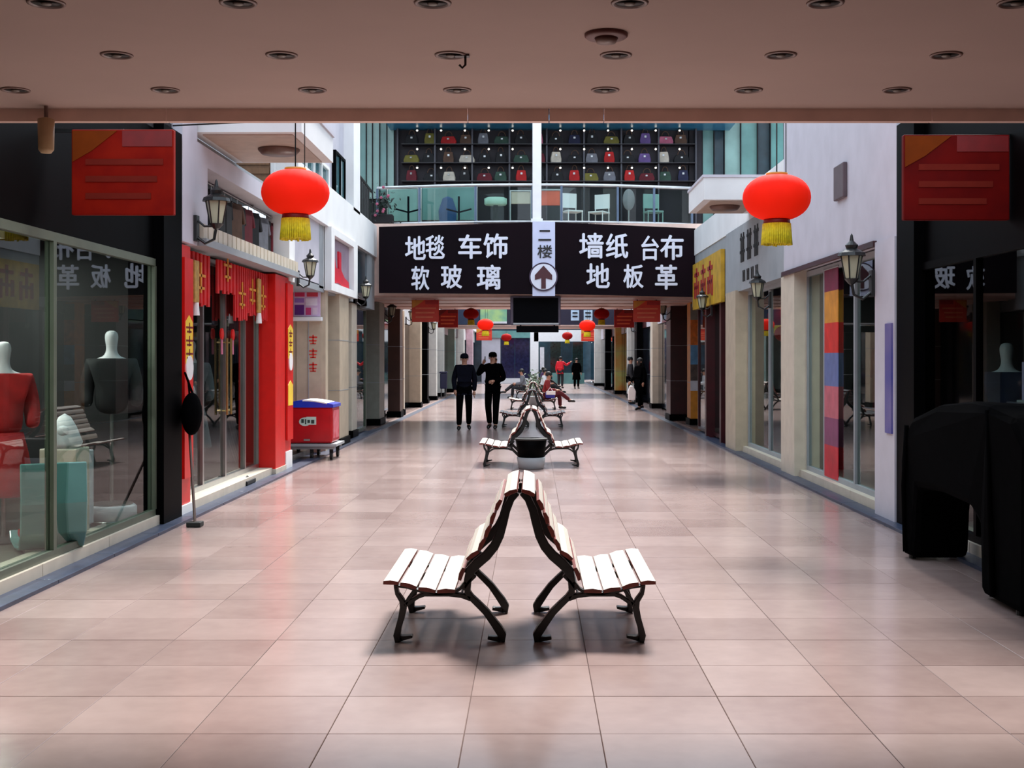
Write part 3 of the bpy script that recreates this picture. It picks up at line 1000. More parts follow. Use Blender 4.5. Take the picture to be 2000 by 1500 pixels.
sign = thing('overhead_sign', 'huge dark purple board with white Chinese characters spanning the arcade', 'sign', (0, YS, sz(578)))
obj('left_panel', MB().prism_xz([(sx(740), sz(572)), (sx(740), sz(443)), (sx(1040), sz(434)), (sx(1040), sz(574))], YS, YS + 0.12), M_purpleblack, sign)
obj('right_panel', MB().prism_xz([(sx(1084), sz(574)), (sx(1084), sz(434)), (sx(1358), sz(446)), (sx(1358), sz(580))], YS, YS + 0.12), M_purpleblack, sign)
M_letter = mat('white_letter', (226, 230, 244), 0.4, var=0.02)
chars = [('地', 792, 831, 462, 507), ('毯', 832, 868, 460, 505), ('车', 896, 940, 459, 505), ('饰', 945, 991, 457, 504),
         ('软', 804, 838, 520, 566), ('玻', 862, 902, 518, 563), ('璃', 932, 977, 518, 565),
         ('墙', 1132, 1178, 456, 504), ('纸', 1184, 1226, 457, 504), ('台', 1253, 1286, 461, 508), ('布', 1290, 1334, 460, 507),
         ('地', 1146, 1190, 515, 562), ('板', 1218, 1256, 517, 562), ('革', 1280, 1322, 518, 565)]
for ch, a, b, c, d in chars:
    obj('character', glyph_mb(ch, sx(a), sx(b), sz(d), sz(c), YS - 0.03, YS - 0.001), M_letter, sign)
plate = obj('center_plate', MB().box(sx(1040), sx(1084), YS - 0.03, YS + 0.12, sz(578), sz(433)), mat('pale_blue_white', (206, 212, 240), 0.4, var=0.03), sign)
M_ink = mat('black_ink', (18, 16, 20), 0.5)
obj('character', glyph_mb('二', sx(1052), sx(1076), sz(470), sz(450), YS - 0.05, YS - 0.03), M_ink, plate)
obj('character', glyph_mb('楼', sx(1050), sx(1078), sz(504), sz(479), YS - 0.05, YS - 0.03, 0.01), M_ink, plate)
cx, cz = sx(1061.5), sz(541)
r28 = 28 / 2400 * YS
obj('ring', MB().cyl((cx, YS - 0.06, cz), (cx, YS - 0.03, cz), r28, n=40), mat('ring_violet', (52, 28, 60), 0.4), plate)
obj('disc', MB().cyl((cx, YS - 0.07, cz), (cx, YS - 0.06, cz), r28 * 0.9, n=40), M_letter, plate)
u = r28
obj('arrow', MB().prism_xz([(cx - .16 * u, cz - .82 * u), (cx + .16 * u, cz - .82 * u), (cx + .16 * u, cz - .1 * u), (cx + .6 * u, cz - .22 * u), (cx + .6 * u, cz + .12 * u), (cx, cz + .78 * u), (cx - .6 * u, cz + .12 * u), (cx - .6 * u, cz - .22 * u), (cx - .16 * u, cz - .1 * u)], YS - 0.085, YS - 0.07), mat('arrow_maroon', (70, 8, 22), 0.4), plate)

# screen under the sign
t = thing('hanging_screen', 'black video screen hung under the middle of the big sign', 'screen', (0.07, 27.9, 2.42))
obj('housing', MB().bbox(sx(996), sx(1096), 27.9, 28.2, sz(634), sz(577), 0.015), mat('grey_violet_frame', (84, 72, 88), 0.5), t)
obj('display', MB().box(sx(1002), sx(1091), 27.88, 27.9, sz(629), sz(580)), mat('black_screen', (3, 3, 7), 0.5, spec=0.05), t)
obj('silver_edge', MB().box(sx(1002), sx(1092), 27.87, 27.9, sz(633), sz(630)), M_steel, t)
t = thing('led_panel', 'low black panel hanging just below the video screen', 'screen', (0.1, 28.0, 2.2))
obj('case', MB().bbox(sx(1008), sx(1092), 27.95, 28.15, sz(648), sz(635), 0.01), mat('black_screen'), t)
obj('hanger', MB().box(sx(1015), sx(1018), 28.0, 28.03, sz(636), sz(628)).box(sx(1082), sx(1085), 28.0, 28.03, sz(636), sz(628)), M_iron, t)

# curved glass railing
def arcY(x):
    return 28.5 - 0.55 * max(0, 1 - (x / 3.6) ** 2)


rl = thing('glass_railing', 'curved glass balustrade with pale handrail above the big sign', 'railing', (0, 28.2, 4.72))
n = 24
ptsr = [(-3.6 + 7.3 * i / n, arcY(-3.6 + 7.3 * i / n), 5.6) for i in range(n + 1)]
obj('handrail', MB().tube(ptsr, 0.035, 10), mat('pale_steel', (206, 208, 210), 0.3, metal=0.6), rl, True)
obj('bottom_rail', MB().tube([(p[0], p[1], 4.76) for p in ptsr], 0.03, 8), mat('pale_steel'), rl, True)
xs = [-3.6, -2.6, -1.3, 0.0, 0.66, 1.95, 2.8, 3.7]
for a, b in zip(xs, xs[1:]):
    mb = MB()
    for i in range(4):
        xa, xb_ = a + .03 + (b - a - .06) * i / 4, a + .03 + (b - a - .06) * (i + 1) / 4
        q = [mb.bm.verts.new(v) for v in ((xa, arcY(xa), 4.8), (xb_, arcY(xb_), 4.8), (xb_, arcY(xb_), 5.54), (xa, arcY(xa), 5.54), (xa, arcY(xa) + .012, 4.8), (xb_, arcY(xb_) + .012, 4.8), (xb_, arcY(xb_) + .012, 5.54), (xa, arcY(xa) + .012, 5.54))]
        mb._faces(q, [(0, 1, 2, 3), (5, 4, 7, 6)], 0)
    obj('glass_pane', mb, M_glass, rl)
for x in xs:
    obj('post', MB().box(x - .025, x + .025, arcY(x) - .02, arcY(x) + .04, 4.72, 5.58), mat('blue_grey_post', (84, 104, 130), 0.4), rl)

# second-floor shop behind the railing
M_bagwall = mat('aubergine_wall', (24, 16, 28), 0.6, var=0.3, scale=2)
back = struct('wall_back_upper', MB().box(-3.5, 4.3, 31.2, 31.35, 4.72, 8.2), M_bagwall)
obj('blue_soffit_band', MB().box(-3.6, 5.0, 30.0, 31.2, 7.44, 7.62), mat('blue_band', (40, 104, 136), 0.3, var=0.2), back)
obj('display_ceiling', MB().box(-3.5, 4.3, 30.0, 31.2, 7.6, 7.7), M_bagwall, back)
for z in (6.12, 6.58, 7.05):
    obj('shelf', MB().box(-3.3, 4.1, 30.88, 31.2, z - 0.02, z), mat('dark_shelf', (26, 22, 30), 0.4), back)
for k in range(9):
    x = -3.4 + k * 0.94
    obj('upright', MB().box(x - .02, x + .02, 30.95, 31.2, 4.72, 7.44), mat('steel_dull', (58, 58, 68), 0.4), back)
# side curtain walls (teal)
px = [688, 700, 716, 728, 742, 756, 770]
cw = struct('window_10', MB().box(-4.6, -3.5, 31.25, 31.4, 4.72, 8.2), M_darkteal)
for i, (a, b) in enumerate(zip(px, px[1:])):
    x0_, x1_ = P(a, 0, 31.2).x, P(b, 0, 31.2).x
    obj('panel', MB().box(x0_ + .012, x1_ - .012, 31.18, 31.25, 5.7, 7.7), (M_teal_dark, M_tealglass, M_teal_light, M_teal_light, M_tealglass, M_teal_light)[i], cw)
    obj('mullion', MB().box(x0_ - .012, x0_ + .012, 31.12, 31.25, 4.72, 7.9), M_dark, cw)
px = [1345, 1372, 1395, 1415, 1447, 1480, 1505, 1532]
cw = struct('window_11', MB().box(4.0, 6.6, 31.36, 31.5, 4.0, 8.2), M_darkteal)
for i, (a, b) in enumerate(zip(px, px[1:])):
    x0_, x1_ = P(a, 0, 31.2).x, P(b, 0, 31.2).x
    obj('panel', MB().box(x0_ + .012, x1_ - .012, 31.28, 31.36, 4.2, 7.9), (M_teal_dark, M_tealglass, M_teal_dark, M_teal_light, M_tealglass, M_teal_dark, M_tealglass)[i], cw)
    obj('mullion', MB().box(x0_ - .012, x0_ + .012, 31.2, 31.36, 4.2, 7.9), M_dark, cw)

# handbags on the shelves
def bag_proto(kind):
    t = thing('handbag', 'x', 'handbag', (0, 0, 0), 'handbags on the upper shop shelves')
    w, h = ((.15, .24), (.19, .2), (.13, .28))[kind]
    mb = MB()
    prof = [(-w, 0), (w, 0), (w * 1.04, h * .4), (w * .78, h), (-w * .78, h), (-w * 1.04, h * .4)]
    mb.prism_xz(prof, -0.06, 0.06)
    b = obj('body', mb, GCOL['black'], t, bevel=0.015)
    obj('handle', MB().tube([(w * .5 * math.cos(a), 0, h + .13 * math.sin(a)) for a in [PI * i / 8 for i in range(9)]], 0.011, 6), GCOL['brown'], t, True)
    obj('clasp', MB().box(-.025, .025, -.072, -.06, h * .6, h * .78), M_steel, t)
    return t


protos = [bag_proto(k) for k in range(3)]
bagcols = [['black', 'olive', 'red', 'brown', 'grey', 'green', 'black', 'pink', 'black', 'navy', 'black', 'olive', 'black', 'violet', 'pink', 'brown'],
           ['olive', 'black', 'brown', 'cream', 'black', 'black', 'green', 'maroon', 'cream', 'black', 'grey', 'red', 'black', 'violet', 'cream', 'black'],
           ['maroon', 'black', 'cream', 'black', 'maroon', 'green', 'red', 'black', 'black', 'red', 'olive', 'grey', 'red', 'maroon', 'green', 'navy']]
used = [False] * 3
rown = ['top', 'middle', 'bottom']
colw = ['first', 'second', 'third', 'fourth', 'fifth', 'sixth', 'seventh', 'eighth', 'ninth', 'tenth', 'eleventh', 'twelfth', 'thirteenth', 'fourteenth', 'fifteenth', 'sixteenth']
for r_, z in enumerate((7.05, 6.58, 6.12)):
    for c_ in range(16):
        x = -3.05 + c_ * 0.455 + random.uniform(-.04, .04)
        cn = bagcols[r_][c_]
        k = (c_ * 2 + r_) % 3
        lab = f'{cn} handbag, {colw[c_]} from the left on the {rown[r_]} shelf of the upper shop'
        o = dup(protos[k], (x, 31.04, z), R(random.uniform(-12, 12)), lab)
        for ch in o.children:
            if ch.name.startswith('body'):
                ch.data = ch.data.copy()
                ch.data.materials[0] = GCOL[cn]
for p_ in protos:
    for ch in list(p_.children):
        bpy.data.objects.remove(ch)
    bpy.data.objects.remove(p_)
# shelf spotlights (lit)
M_spot = mat('spot_glow', (255, 246, 230), 0.4, emit=3.0)
sp = None
for r_, z in enumerate((7.42, 6.95, 6.48)):
    for c_ in range(12):
        x = -2.9 + c_ * 0.6
        lab = f'tiny lit spotlight, {colw[c_]} from the left above the {rown[r_]} handbag shelf'
        L = (x, 30.92, z)
        if sp is None:
            sp = thing('spotlight', lab, 'light', L, 'tiny spotlights over the handbag shelves')
            obj('can', MB().cyl((x, 30.92, z - .03), (x, 30.92, z + .02), 0.03, n=10), M_iron, sp)
            obj('lens', MB().sphere((x, 30.91, z - .035), 0.026, n=8, m=6), M_spot, sp, True)
        else:
            dup(sp, L, 0, lab)

# things behind the glass railing
def board(name, label, px0, px1, py0, py1, Yb, m, m2=None):
    a, b = P(px0, py0, Yb), P(px1, py1, Yb)
    t = thing(name, label, name.split('_')[-1], ((a.x + b.x) / 2, Yb, 4.72))
    obj('panel', MB().bbox(a.x, b.x, Yb, Yb + .05, b.z, a.z, 0.01), m, t)
    obj('frame', MB().box(a.x - .03, a.x, Yb - .02, Yb + .06, 4.72, a.z + .03).box(b.x, b.x + .03, Yb - .02, Yb + .06, 4.72, a.z + .03).box(a.x, b.x, Yb - .02, Yb + .06, a.z, a.z + .03), m2 or M_steel, t)
    return t


board('display_screen', 'pale aqua screen behind the left end of the glass balustrade', 758, 816, 368, 432, 29.6, M_teal_light)
b2 = board('display_screen', 'teal screen with dark blue foot behind the glass balustrade', 824, 930, 364, 430, 29.6, M_tealglass)
a = P(850, 400, 29.58)
obj('blue_figure', MB().lathe([(.05, 0), (.2, .1), (.22, .4), (.12, .7), (.0001, .75)], (a.x + .3, 29.56, 4.8), 14, sy=.2), mat('deep_blue', (20, 70, 120), 0.4), b2)
for xx, lab in ((-2.95, 'dark three-armed stand silhouette before the pale aqua screen'), (-1.75, 'dark three-armed stand silhouette before the teal screen')):
    t = thing('display_stand', lab, 'stand', (xx, 29.2, 4.72))
    obj('pole', MB().cyl((xx, 29.2, 4.72), (xx, 29.2, 5.5), 0.025), M_navycloth, t)
    obj('arm', MB().tube([(xx - .3, 29.2, 5.2), (xx, 29.2, 5.12), (xx + .3, 29.2, 5.2)], 0.02), M_navycloth, t)
    obj('foot', MB().lathe([(.2, 0), (.2, .02), (.03, .04)], (xx, 29.2, 4.72), 16), M_navycloth, t)
a = P(968, 393, 29.3)
t = thing('oval_table', 'pale green oval topped table behind the balustrade', 'table', (a.x, 29.3, 4.72))
obj('table_top', MB().lathe([(.24, 0), (.27, .03), (.27, .16), (.2, .19)], (a.x, 29.3, a.z - .1), 24, sy=.7), mat('mint', (176, 216, 196), 0.4), t, True)
obj('pedestal', MB().cyl((a.x, 29.3, 4.74), (a.x, 29.3, a.z - .08), 0.06), M_dark, t)
obj('base', MB().lathe([(.22, 0), (.22, .03), (.05, .05)], (a.x, 29.3, 4.72), 20), M_dark, t)
board('cream_screen', 'cream slanted display board left of the white column', 998, 1036, 374, 398, 29.5, M_palebeige)
board('orange_poster', 'orange poster just right of the white column upstairs', 1057, 1094, 372, 401, 29.4, mat('salmon_poster', (236, 96, 64), 0.5, var=0.3, scale=3))
a = P(1228, 390, 29.7)
t = thing('oval_mirror', 'grey oval mirror on a stand behind the right balustrade', 'mirror', (a.x, 29.7, 4.72))
obj('mirror_face', MB().sphere((a.x, 29.7, a.z), .15, .03, .26, 20, 12), mat('mirror_grey', (130, 130, 134), 0.2), t, True)
obj('stand', MB().cyl((a.x, 29.72, 4.72), (a.x, 29.72, a.z), 0.02).box(a.x - .15, a.x + .15, 29.6, 29.84, 4.72, 4.75), M_steel, t)


def chair(x, y, z, rot, label, m):
    t = thing('display_chair', label, 'chair', (0, 0, 0))
    obj('seat', MB().bbox(-.2, .2, -.2, .2, .42, .46, .01), m, t)
    obj('backrest', MB().bbox(-.2, .2, .17, .2, .55, .9, .01), m, t)
    for a_ in (-.18, .18):
        for b_ in (-.18, .18):
            obj('leg', MB().cyl((a_, b_, 0), (a_, b_, .9 if b_ > 0 else .42), 0.014, n=8), m, t)
    t.location = (x, y, z)
    t.rotation_euler = (0, 0, rot)


chair(.95, 29.4, 4.72, .4, 'white wire chair behind the balustrade, nearest the orange poster', M_whitep)
chair(1.6, 29.6, 4.72, -.5, 'white wire chair behind the balustrade, farther from the orange poster', M_whitep)
chair(2.9, 29.5, 4.72, .2, 'pale green chair near the right end of the balustrade', M_teal_light)

# flower bunch at left end of railing (dark foliage with pink blooms)
t = thing('flower_box', 'dark trailing plant box with pink blooms at the left railing end', 'plant', (-3.45, 28.3, 4.75))
obj('trough', MB().bbox(-3.7, -3.2, 28.1, 28.4, 4.74, 4.95, .02), M_dark, t)
lv = MB()
for i in range(150):
    a_ = Vector((-3.45 + random.gauss(0, .16), 28.2 + random.gauss(0, .09), 5.15 + random.gauss(0, .2)))
    s_ = random.uniform(.03, .06)
    d_ = Vector((random.uniform(-1, 1), random.uniform(-1, 1), random.uniform(-1, 1))).normalized() * s_
    e_ = d_.orthogonal().normalized() * s_ * .5
    f_ = [lv.bm.verts.new(v) for v in (a_ - d_, a_ + e_, a_ + d_, a_ - e_)]
    lv.bm.faces.new(f_)
fo = obj('foliage', lv, mat('dark_leaf', (26, 36, 30), 0.6, var=0.4), t)
fo['kind'] = 'stuff'
for i in range(9):
    c_ = (-3.45 + random.gauss(0, .12), 28.02 + random.uniform(0, .08), 5.15 + random.gauss(0, .16))
    obj('bloom', MB().sphere(c_, .035, n=8, m=5), GCOL['pink'], t, True)

# stair balustrade upstairs left
t = thing('stair_railing', 'dark balustrade running towards the big sign on the upper left', 'railing', (-3.7, 26.6, 4.66))
obj('handrail', MB().tube([(-3.72, 25.35, 5.6), (-3.72, 28.3, 5.5)], 0.035), M_iron, t)
y = 25.5
while y < 28.2:
    obj('baluster', MB().cyl((-3.72, y, 4.66), (-3.72, y, 5.55), 0.02, n=8), M_iron, t)
    y += 0.3

# ------------------------------------------------------------------ columns beyond the sign
def column(x0, x1, y0, y1, m, label, z1=3.05, base=M_black, bh=0.16, joints=True, name='column'):
    t = thing(name, label, 'column', ((x0 + x1) / 2, (y0 + y1) / 2, 0))
    obj('shaft', MB().bbox(x0, x1, y0, y1, bh, z1, .01), m, t)
    obj('base', MB().box(x0 - .03, x1 + .03, y0 - .03, y1 + .03, 0, bh), base, t)
    if joints:
        for z in (1.05, 1.98):
            obj('joint_band', MB().box(x0 - .003, x1 + .003, y0 - .003, y1 + .003, z, z + .012), M_grey, t)
    return t


M_bw = mat('off_white_stone', (214, 212, 204), 0.5, var=0.06)
M_greycol = mat('grey_green_stone', (140, 140, 128), 0.5, var=0.1)
M_brown = mat('brown_column', (74, 52, 44), 0.5, var=0.25, scale=2)
M_ygrad = mat('yellow_green_poster', (206, 210, 120), 0.5, col2=(230, 120, 30), scale=1.4)
cols = [(-3.82, -3.56, 22.7, 23.8, M_beige, 'beige left column below the white boot box', 2.84),
        (-3.9, -3.7, 25.2, 25.9, M_palebeige, 'narrow pale left column next to teal glass', 2.8),
        (-4.1, -3.76, 30.2, 31.2, M_greycol, 'broad grey-green left column under the bridge with black foot', 3.04),
        (-4.06, -3.72, 34.5, 35.2, M_brown, 'dark brown left column under the bridge', 3.04),
        (-3.86, -3.76, 35.9, 36.2, M_palebeige, 'thin cream left column behind the dark brown one', 3.05),
        (-4.2, -3.78, 41.4, 42.0, M_beige, 'beige left column in the sunlit gap', 3.5),
        (-4.1, -3.85, 45.0, 45.6, M_black, 'black left column beyond the bridge', 3.5),
        (-4.1, -3.8, 48.5, 49.1, M_bw, 'off-white left column behind the black one', 3.5),
        (-4.15, -3.85, 53, 53.8, M_bw, 'white left column near the blue bin', 3.6),
        (-4.2, -3.8, 60, 60.8, M_teal_light, 'pale teal left column past the red sign', 3.6),
        (-4.2, -3.8, 68, 68.8, M_bw, 'distant white left column right behind the men', 3.6),
        (-4.1, -3.7, 76, 76.8, mat('pink_column', (206, 180, 190), 0.5), 'far pinkish left column beside the dark far doorway', 3.6),
        (3.9, 4.24, 30.3, 31, mat('poster_column_yellow', (216, 136, 30), 0.5, var=0.15), 'right column covered with orange and blue posters', 3.04),
        (3.66, 4.1, 32.6, 33.6, M_maroon, 'dark maroon right column under the bridge', 3.04),
        (3.95, 4.25, 40.5, 41.2, M_palebeige, 'cream right column behind the walking woman', 3.5),
        (3.9, 4.35, 46, 46.8, M_black, 'black right column beyond the bridge', 3.5),
        (4.0, 4.3, 51.5, 52.2, M_bw, 'off-white right column behind the black one', 3.6),
        (3.85, 4.15, 57, 57.8, M_ygrad, 'right column wrapped in a yellow and orange poster', 3.6),
        (3.8, 4.1, 64, 64.8, M_black, 'distant black right column', 3.6),
        (3.75, 4.35, 74, 74.8, M_bw, 'distant pale right column by the far doorway', 3.6)]
for x0, x1, y0, y1, m, lab, z1 in cols:
    c_ = column(x0, x1, y0, y1, m, lab, z1)
    if 'posters' in lab:
        zz = [(2.6, 3.0, M_greycol), (1.98, 2.6, mat('orange_poster_paper', (230, 120, 30), 0.5, var=.3, scale=9)), (1.5, 1.98, mat('sky_blue_poster', (96, 150, 190), 0.5, var=.25)), (1.1, 1.5, mat('brown_poster', (90, 74, 66), 0.5, var=.5, scale=6)), (.85, 1.1, M_lightpaper)]
        for a, b, mm in zz:
            obj('poster', MB().box(x0 - .006, x1 + .006, y0 - .012, y0, a, b), mm, c_)
# dark glazing in the gaps beyond the bridge
M_darkglass = mat('dark_shop_glass', (26, 30, 38), 0.06, var=0.5, scale=1.2, spec=0.8)
for s, nm in ((-1, 'wall_left_far'), (1, 'wall_right_far')):
    a, b = sorted((s * 4.3, s * 4.5))
    w = struct(nm, MB().box(a, b, 28, 88, 0, 3.7), M_dark)
    a, b = sorted((s * 4.15, s * 4.3))
    for k in range(11):
        y0 = 28.4 + k * 5.4
        obj('glass_bay', MB().box(a, b, y0, y0 + 5.2, 0.08, 2.75), M_darkglass, w)
        obj('sign_band', MB().box(a - .03, b + .03, y0, y0 + 5.2, 2.78, 3.5), (M_grey, M_maroon, M_white, M_teal_dark, M_bw, M_lilac)[(k * (2 if s > 0 else 1) + (s > 0)) % 6], w)
    a, b = sorted((s * 3.9, s * 4.4))
    obj('roof_edge', MB().box(a, b, 34.8, 88, 3.5, 3.75), M_white, w)
    a, b = sorted((s * 4.2, s * 4.7))
    obj('upper_wall', MB().box(a, b, 34.8, 88, 3.75, 5.8), M_bw, w)

# second bridge
b2 = struct('wall_back_far', MB().box(-4.5, 4.5, 54, 60, 3.12, 5.4), mat('indigo_board', (26, 22, 50), 0.5))
obj('soffit_panel', MB().box(-4.3, 4.3, 54, 60, 3.08, 3.12), mat('pinkish_soffit'), b2)
def onb(px0, px1, py0, py1, Yb, m, nm='poster'):
    a, b = P(px0, py0, Yb), P(px1, py1, Yb)
    return obj(nm, MB().box(a.x, b.x, Yb - .05, Yb, b.z, a.z), m, b2)
onb(938, 990, 602, 632, 54, mat('green_poster', (70, 150, 150), 0.5, col2=(190, 220, 130), scale=1.5), 'green_poster')
onb(936, 990, 628, 632, 53.95, M_lightpaper, 'poster_edge')
onb(892, 936, 603, 634, 54, mat('dark_teal_poster', (20, 40, 70), 0.5), 'dark_poster')
for (a, b) in ((1115, 1131), (1140, 1157)):
    onb(a, b, 606, 626, 54, mat('pale_blue_letter', (190, 214, 236), 0.5), 'pale_glyph')
    onb(a + 3, b - 3, 610, 612, 53.95, M_navycloth, 'glyph_bar')
    onb(a + 3, b - 3, 617, 619, 53.95, M_navycloth, 'glyph_bar')
# third white band + end building
b3 = struct('wall_end', MB().box(-4.6, -0.25, 88.0, 88.6, 3.0, 6).box(0.9, 4.6, 88.0, 88.6, 3.0, 6).box(-4.6, 4.6, 96, 96.3, 0, 4).box(-4.6, -2.2, 88, 88.4, 0, 3).box(4.3, 4.6, 88, 88.4, 0, 3), M_teal_dark)
obj('white_band', MB().box(0.1, 3.7, 82, 82.3, 2.78, 3.55), M_whitep, b3)
obj('white_pier', MB().box(-.15, .4, 82, 82.5, 0, 3.6), M_whitep, b3)
obj('teal_band', MB().box(-3.2, -.15, 82, 82.3, 3.02, 3.5), M_tealglass, b3)
obj('white_step', MB().box(-2.2, -.15, 81.6, 82.2, 0, .32), M_whitep, b3)
obj('left_door_leaf', MB().box(-2.1, -1.2, 82.2, 82.3, .3, 3.0), mat('navy_glass', (24, 30, 64), 0.1, var=.4), b3)
obj('left_door_leaf', MB().box(-1.17, -.2, 82.2, 82.3, .3, 3.0), mat('navy_glass'), b3)
obj('side_panel', MB().box(-3.4, -2.15, 82.2, 82.3, 0, 3.2), M_lilac, b3)
for k, x in enumerate((.45, 1.2, 1.95, 2.7)):
    obj('right_door_leaf', MB().box(x, x + .72, 83, 83.1, .1, 2.75), (M_teal_dark, mat('dark_green_glass', (24, 44, 44), .1, var=.5), M_teal_dark, mat('dark_green_glass'))[k], b3)
obj('counter', MB().box(1.3, 3.4, 80.6, 81.0, 0, .7), M_tealglass, b3)
obj('pale_notice', MB().box(.5, .78, 81.8, 81.9, .9, 2.4), M_lightpaper, b3)

# ------------------------------------------------------------------ red lanterns
def lantern(c, rad, label, m, scale_t=1.0, cable=None, dark=False):
    """c centre of the globe"""
    x, y, z = c
    t = thing('red_lantern', label, 'lantern', (x, y, z), 'round red lanterns with yellow tassels')
    h = rad * .68
    prof = []
    N = 14
    for k in range(N + 1):
        a = PI * (k / N) * .86 + PI * .07
        prof.append((rad * math.sin(a) ** .8, -h * math.cos(a)))
    obj('globe', MB().lathe(prof, c, 48, ribs=24, ribd=.035), m, t, True)
    obj('top_cap', MB().lathe([(rad * .32, h * .93), (rad * .32, h * 1.06), (rad * .1, h * 1.08)], c, 20), M_gold, t, True)
    obj('bottom_cap', MB().lathe([(rad * .38, -h * .9), (rad * .4, -h * 1.16), (rad * .34, -h * 1.18)], c, 24), M_darkred, t, True)
    tb = MB()
    n = 40
    for i in range(n):
        a = 2 * PI * i / n
        r0, r1 = rad * .38, rad * (.42 + .02 * random.random())
        tb.cyl((x + r0 * math.cos(a), y + r0 * math.sin(a), z - h * 1.14), (x + r1 * math.cos(a), y + r1 * math.sin(a), z - h * 1.14 - rad * .62 * random.uniform(.95, 1.03)), rad * .04, rad * .035, 5)
    tb.cyl((x, y, z - h * 1.14), (x, y, z - h * 1.14 - rad * .55), rad * .36, rad * .38, 16)
    obj('tassel', tb, M_tassel, t, True)
    if cable:
        obj('wire', MB().tube([(x, y, z + h * 1.05), (x, y, cable)], .007, 6), M_iron, t)
        if rad > .3:
            obj('wire', MB().tube([(x + .09, y, z + h * .98), (x + .09, y, cable)], .005, 6), M_iron, t)
    return t


def lantern_mat(name, c, e):
    m = mat(name, c, 0.8, var=0.1, scale=3, spec=0.15)
    b = m.node_tree.nodes['Principled BSDF']
    b.inputs['Subsurface Weight'].default_value = 0.0
    if e:
        b.inputs['Emission Color'].default_value = lin((255, 40, 8))
        b.inputs['Emission Strength'].default_value = e
    return m


M_tassel = mat('yellow_tassel', (226, 208, 30), 0.7, var=0.2, scale=30)
M_lan = lantern_mat('lantern_red_lit', (226, 22, 10), 0.28)
M_lan2 = lantern_mat('lantern_red_unlit', (160, 14, 12), 0)
lantern(tuple(P(577, 376, 12)), .33, 'large bright red lantern hanging on the left near the canopy', M_lan, cable=3.98)
lantern(tuple(P(1517, 386, 12)), .33, 'large bright red lantern hanging on the right near the canopy', M_lan, cable=3.98)
t = thing('lantern_cable', 'thin dark cable stretched across the arcade above the large lanterns', 'cable', (0, 12, 3.98))
obj('cable', MB().tube([(-3.6, 12.3, 3.98), (-2.3, 12, 3.98), (0, 12, 3.97), (2.4, 12, 3.98), (3.6, 12.0, 3.98)], .008, 6), M_iron, t)
lantern(tuple(P(948, 634, 50)), .33, 'bright red lantern below the green poster on the left', M_lan, cable=3.7)
lantern(tuple(P(1147, 636, 50)), .33, 'bright red lantern below the pale letters on the right', M_lan, cable=3.7)
lantern(tuple(P(920, 613, 33)), .21, 'dark red lantern under the bridge left of the screen', M_lan2, cable=3.05)
lantern(tuple(P(1175, 613, 33)), .21, 'dark red lantern under the bridge right of the screen', M_lan2, cable=3.05)
lantern(tuple(P(989, 659, 72)), .31, 'tiny distant lantern left of the white pier', M_lan2, cable=3.7)
lantern(tuple(P(1108, 656, 72)), .31, 'tiny distant lantern right of the white pier', M_lan2, cable=3.7)
t = thing('lantern_cable', 'thin cable carrying the bright lanterns beyond the bridge', 'cable', (0, 50, 3.7))
obj('cable', MB().cyl((-4.2, 50, 3.7), (4.2, 50, 3.7), .012, n=6), M_iron, t)
t = thing('lantern_cable', 'thin cable carrying the tiny farthest lanterns', 'cable', (0, 72, 3.7))
obj('cable', MB().cyl((-4.2, 72, 3.7), (4.2, 72, 3.7), .012, n=6), M_iron, t)

# ------------------------------------------------------------------ benches
def Z(zx, zy):
    return (abs(zx - 980) / 1122, (1197 - zy) / 1122)


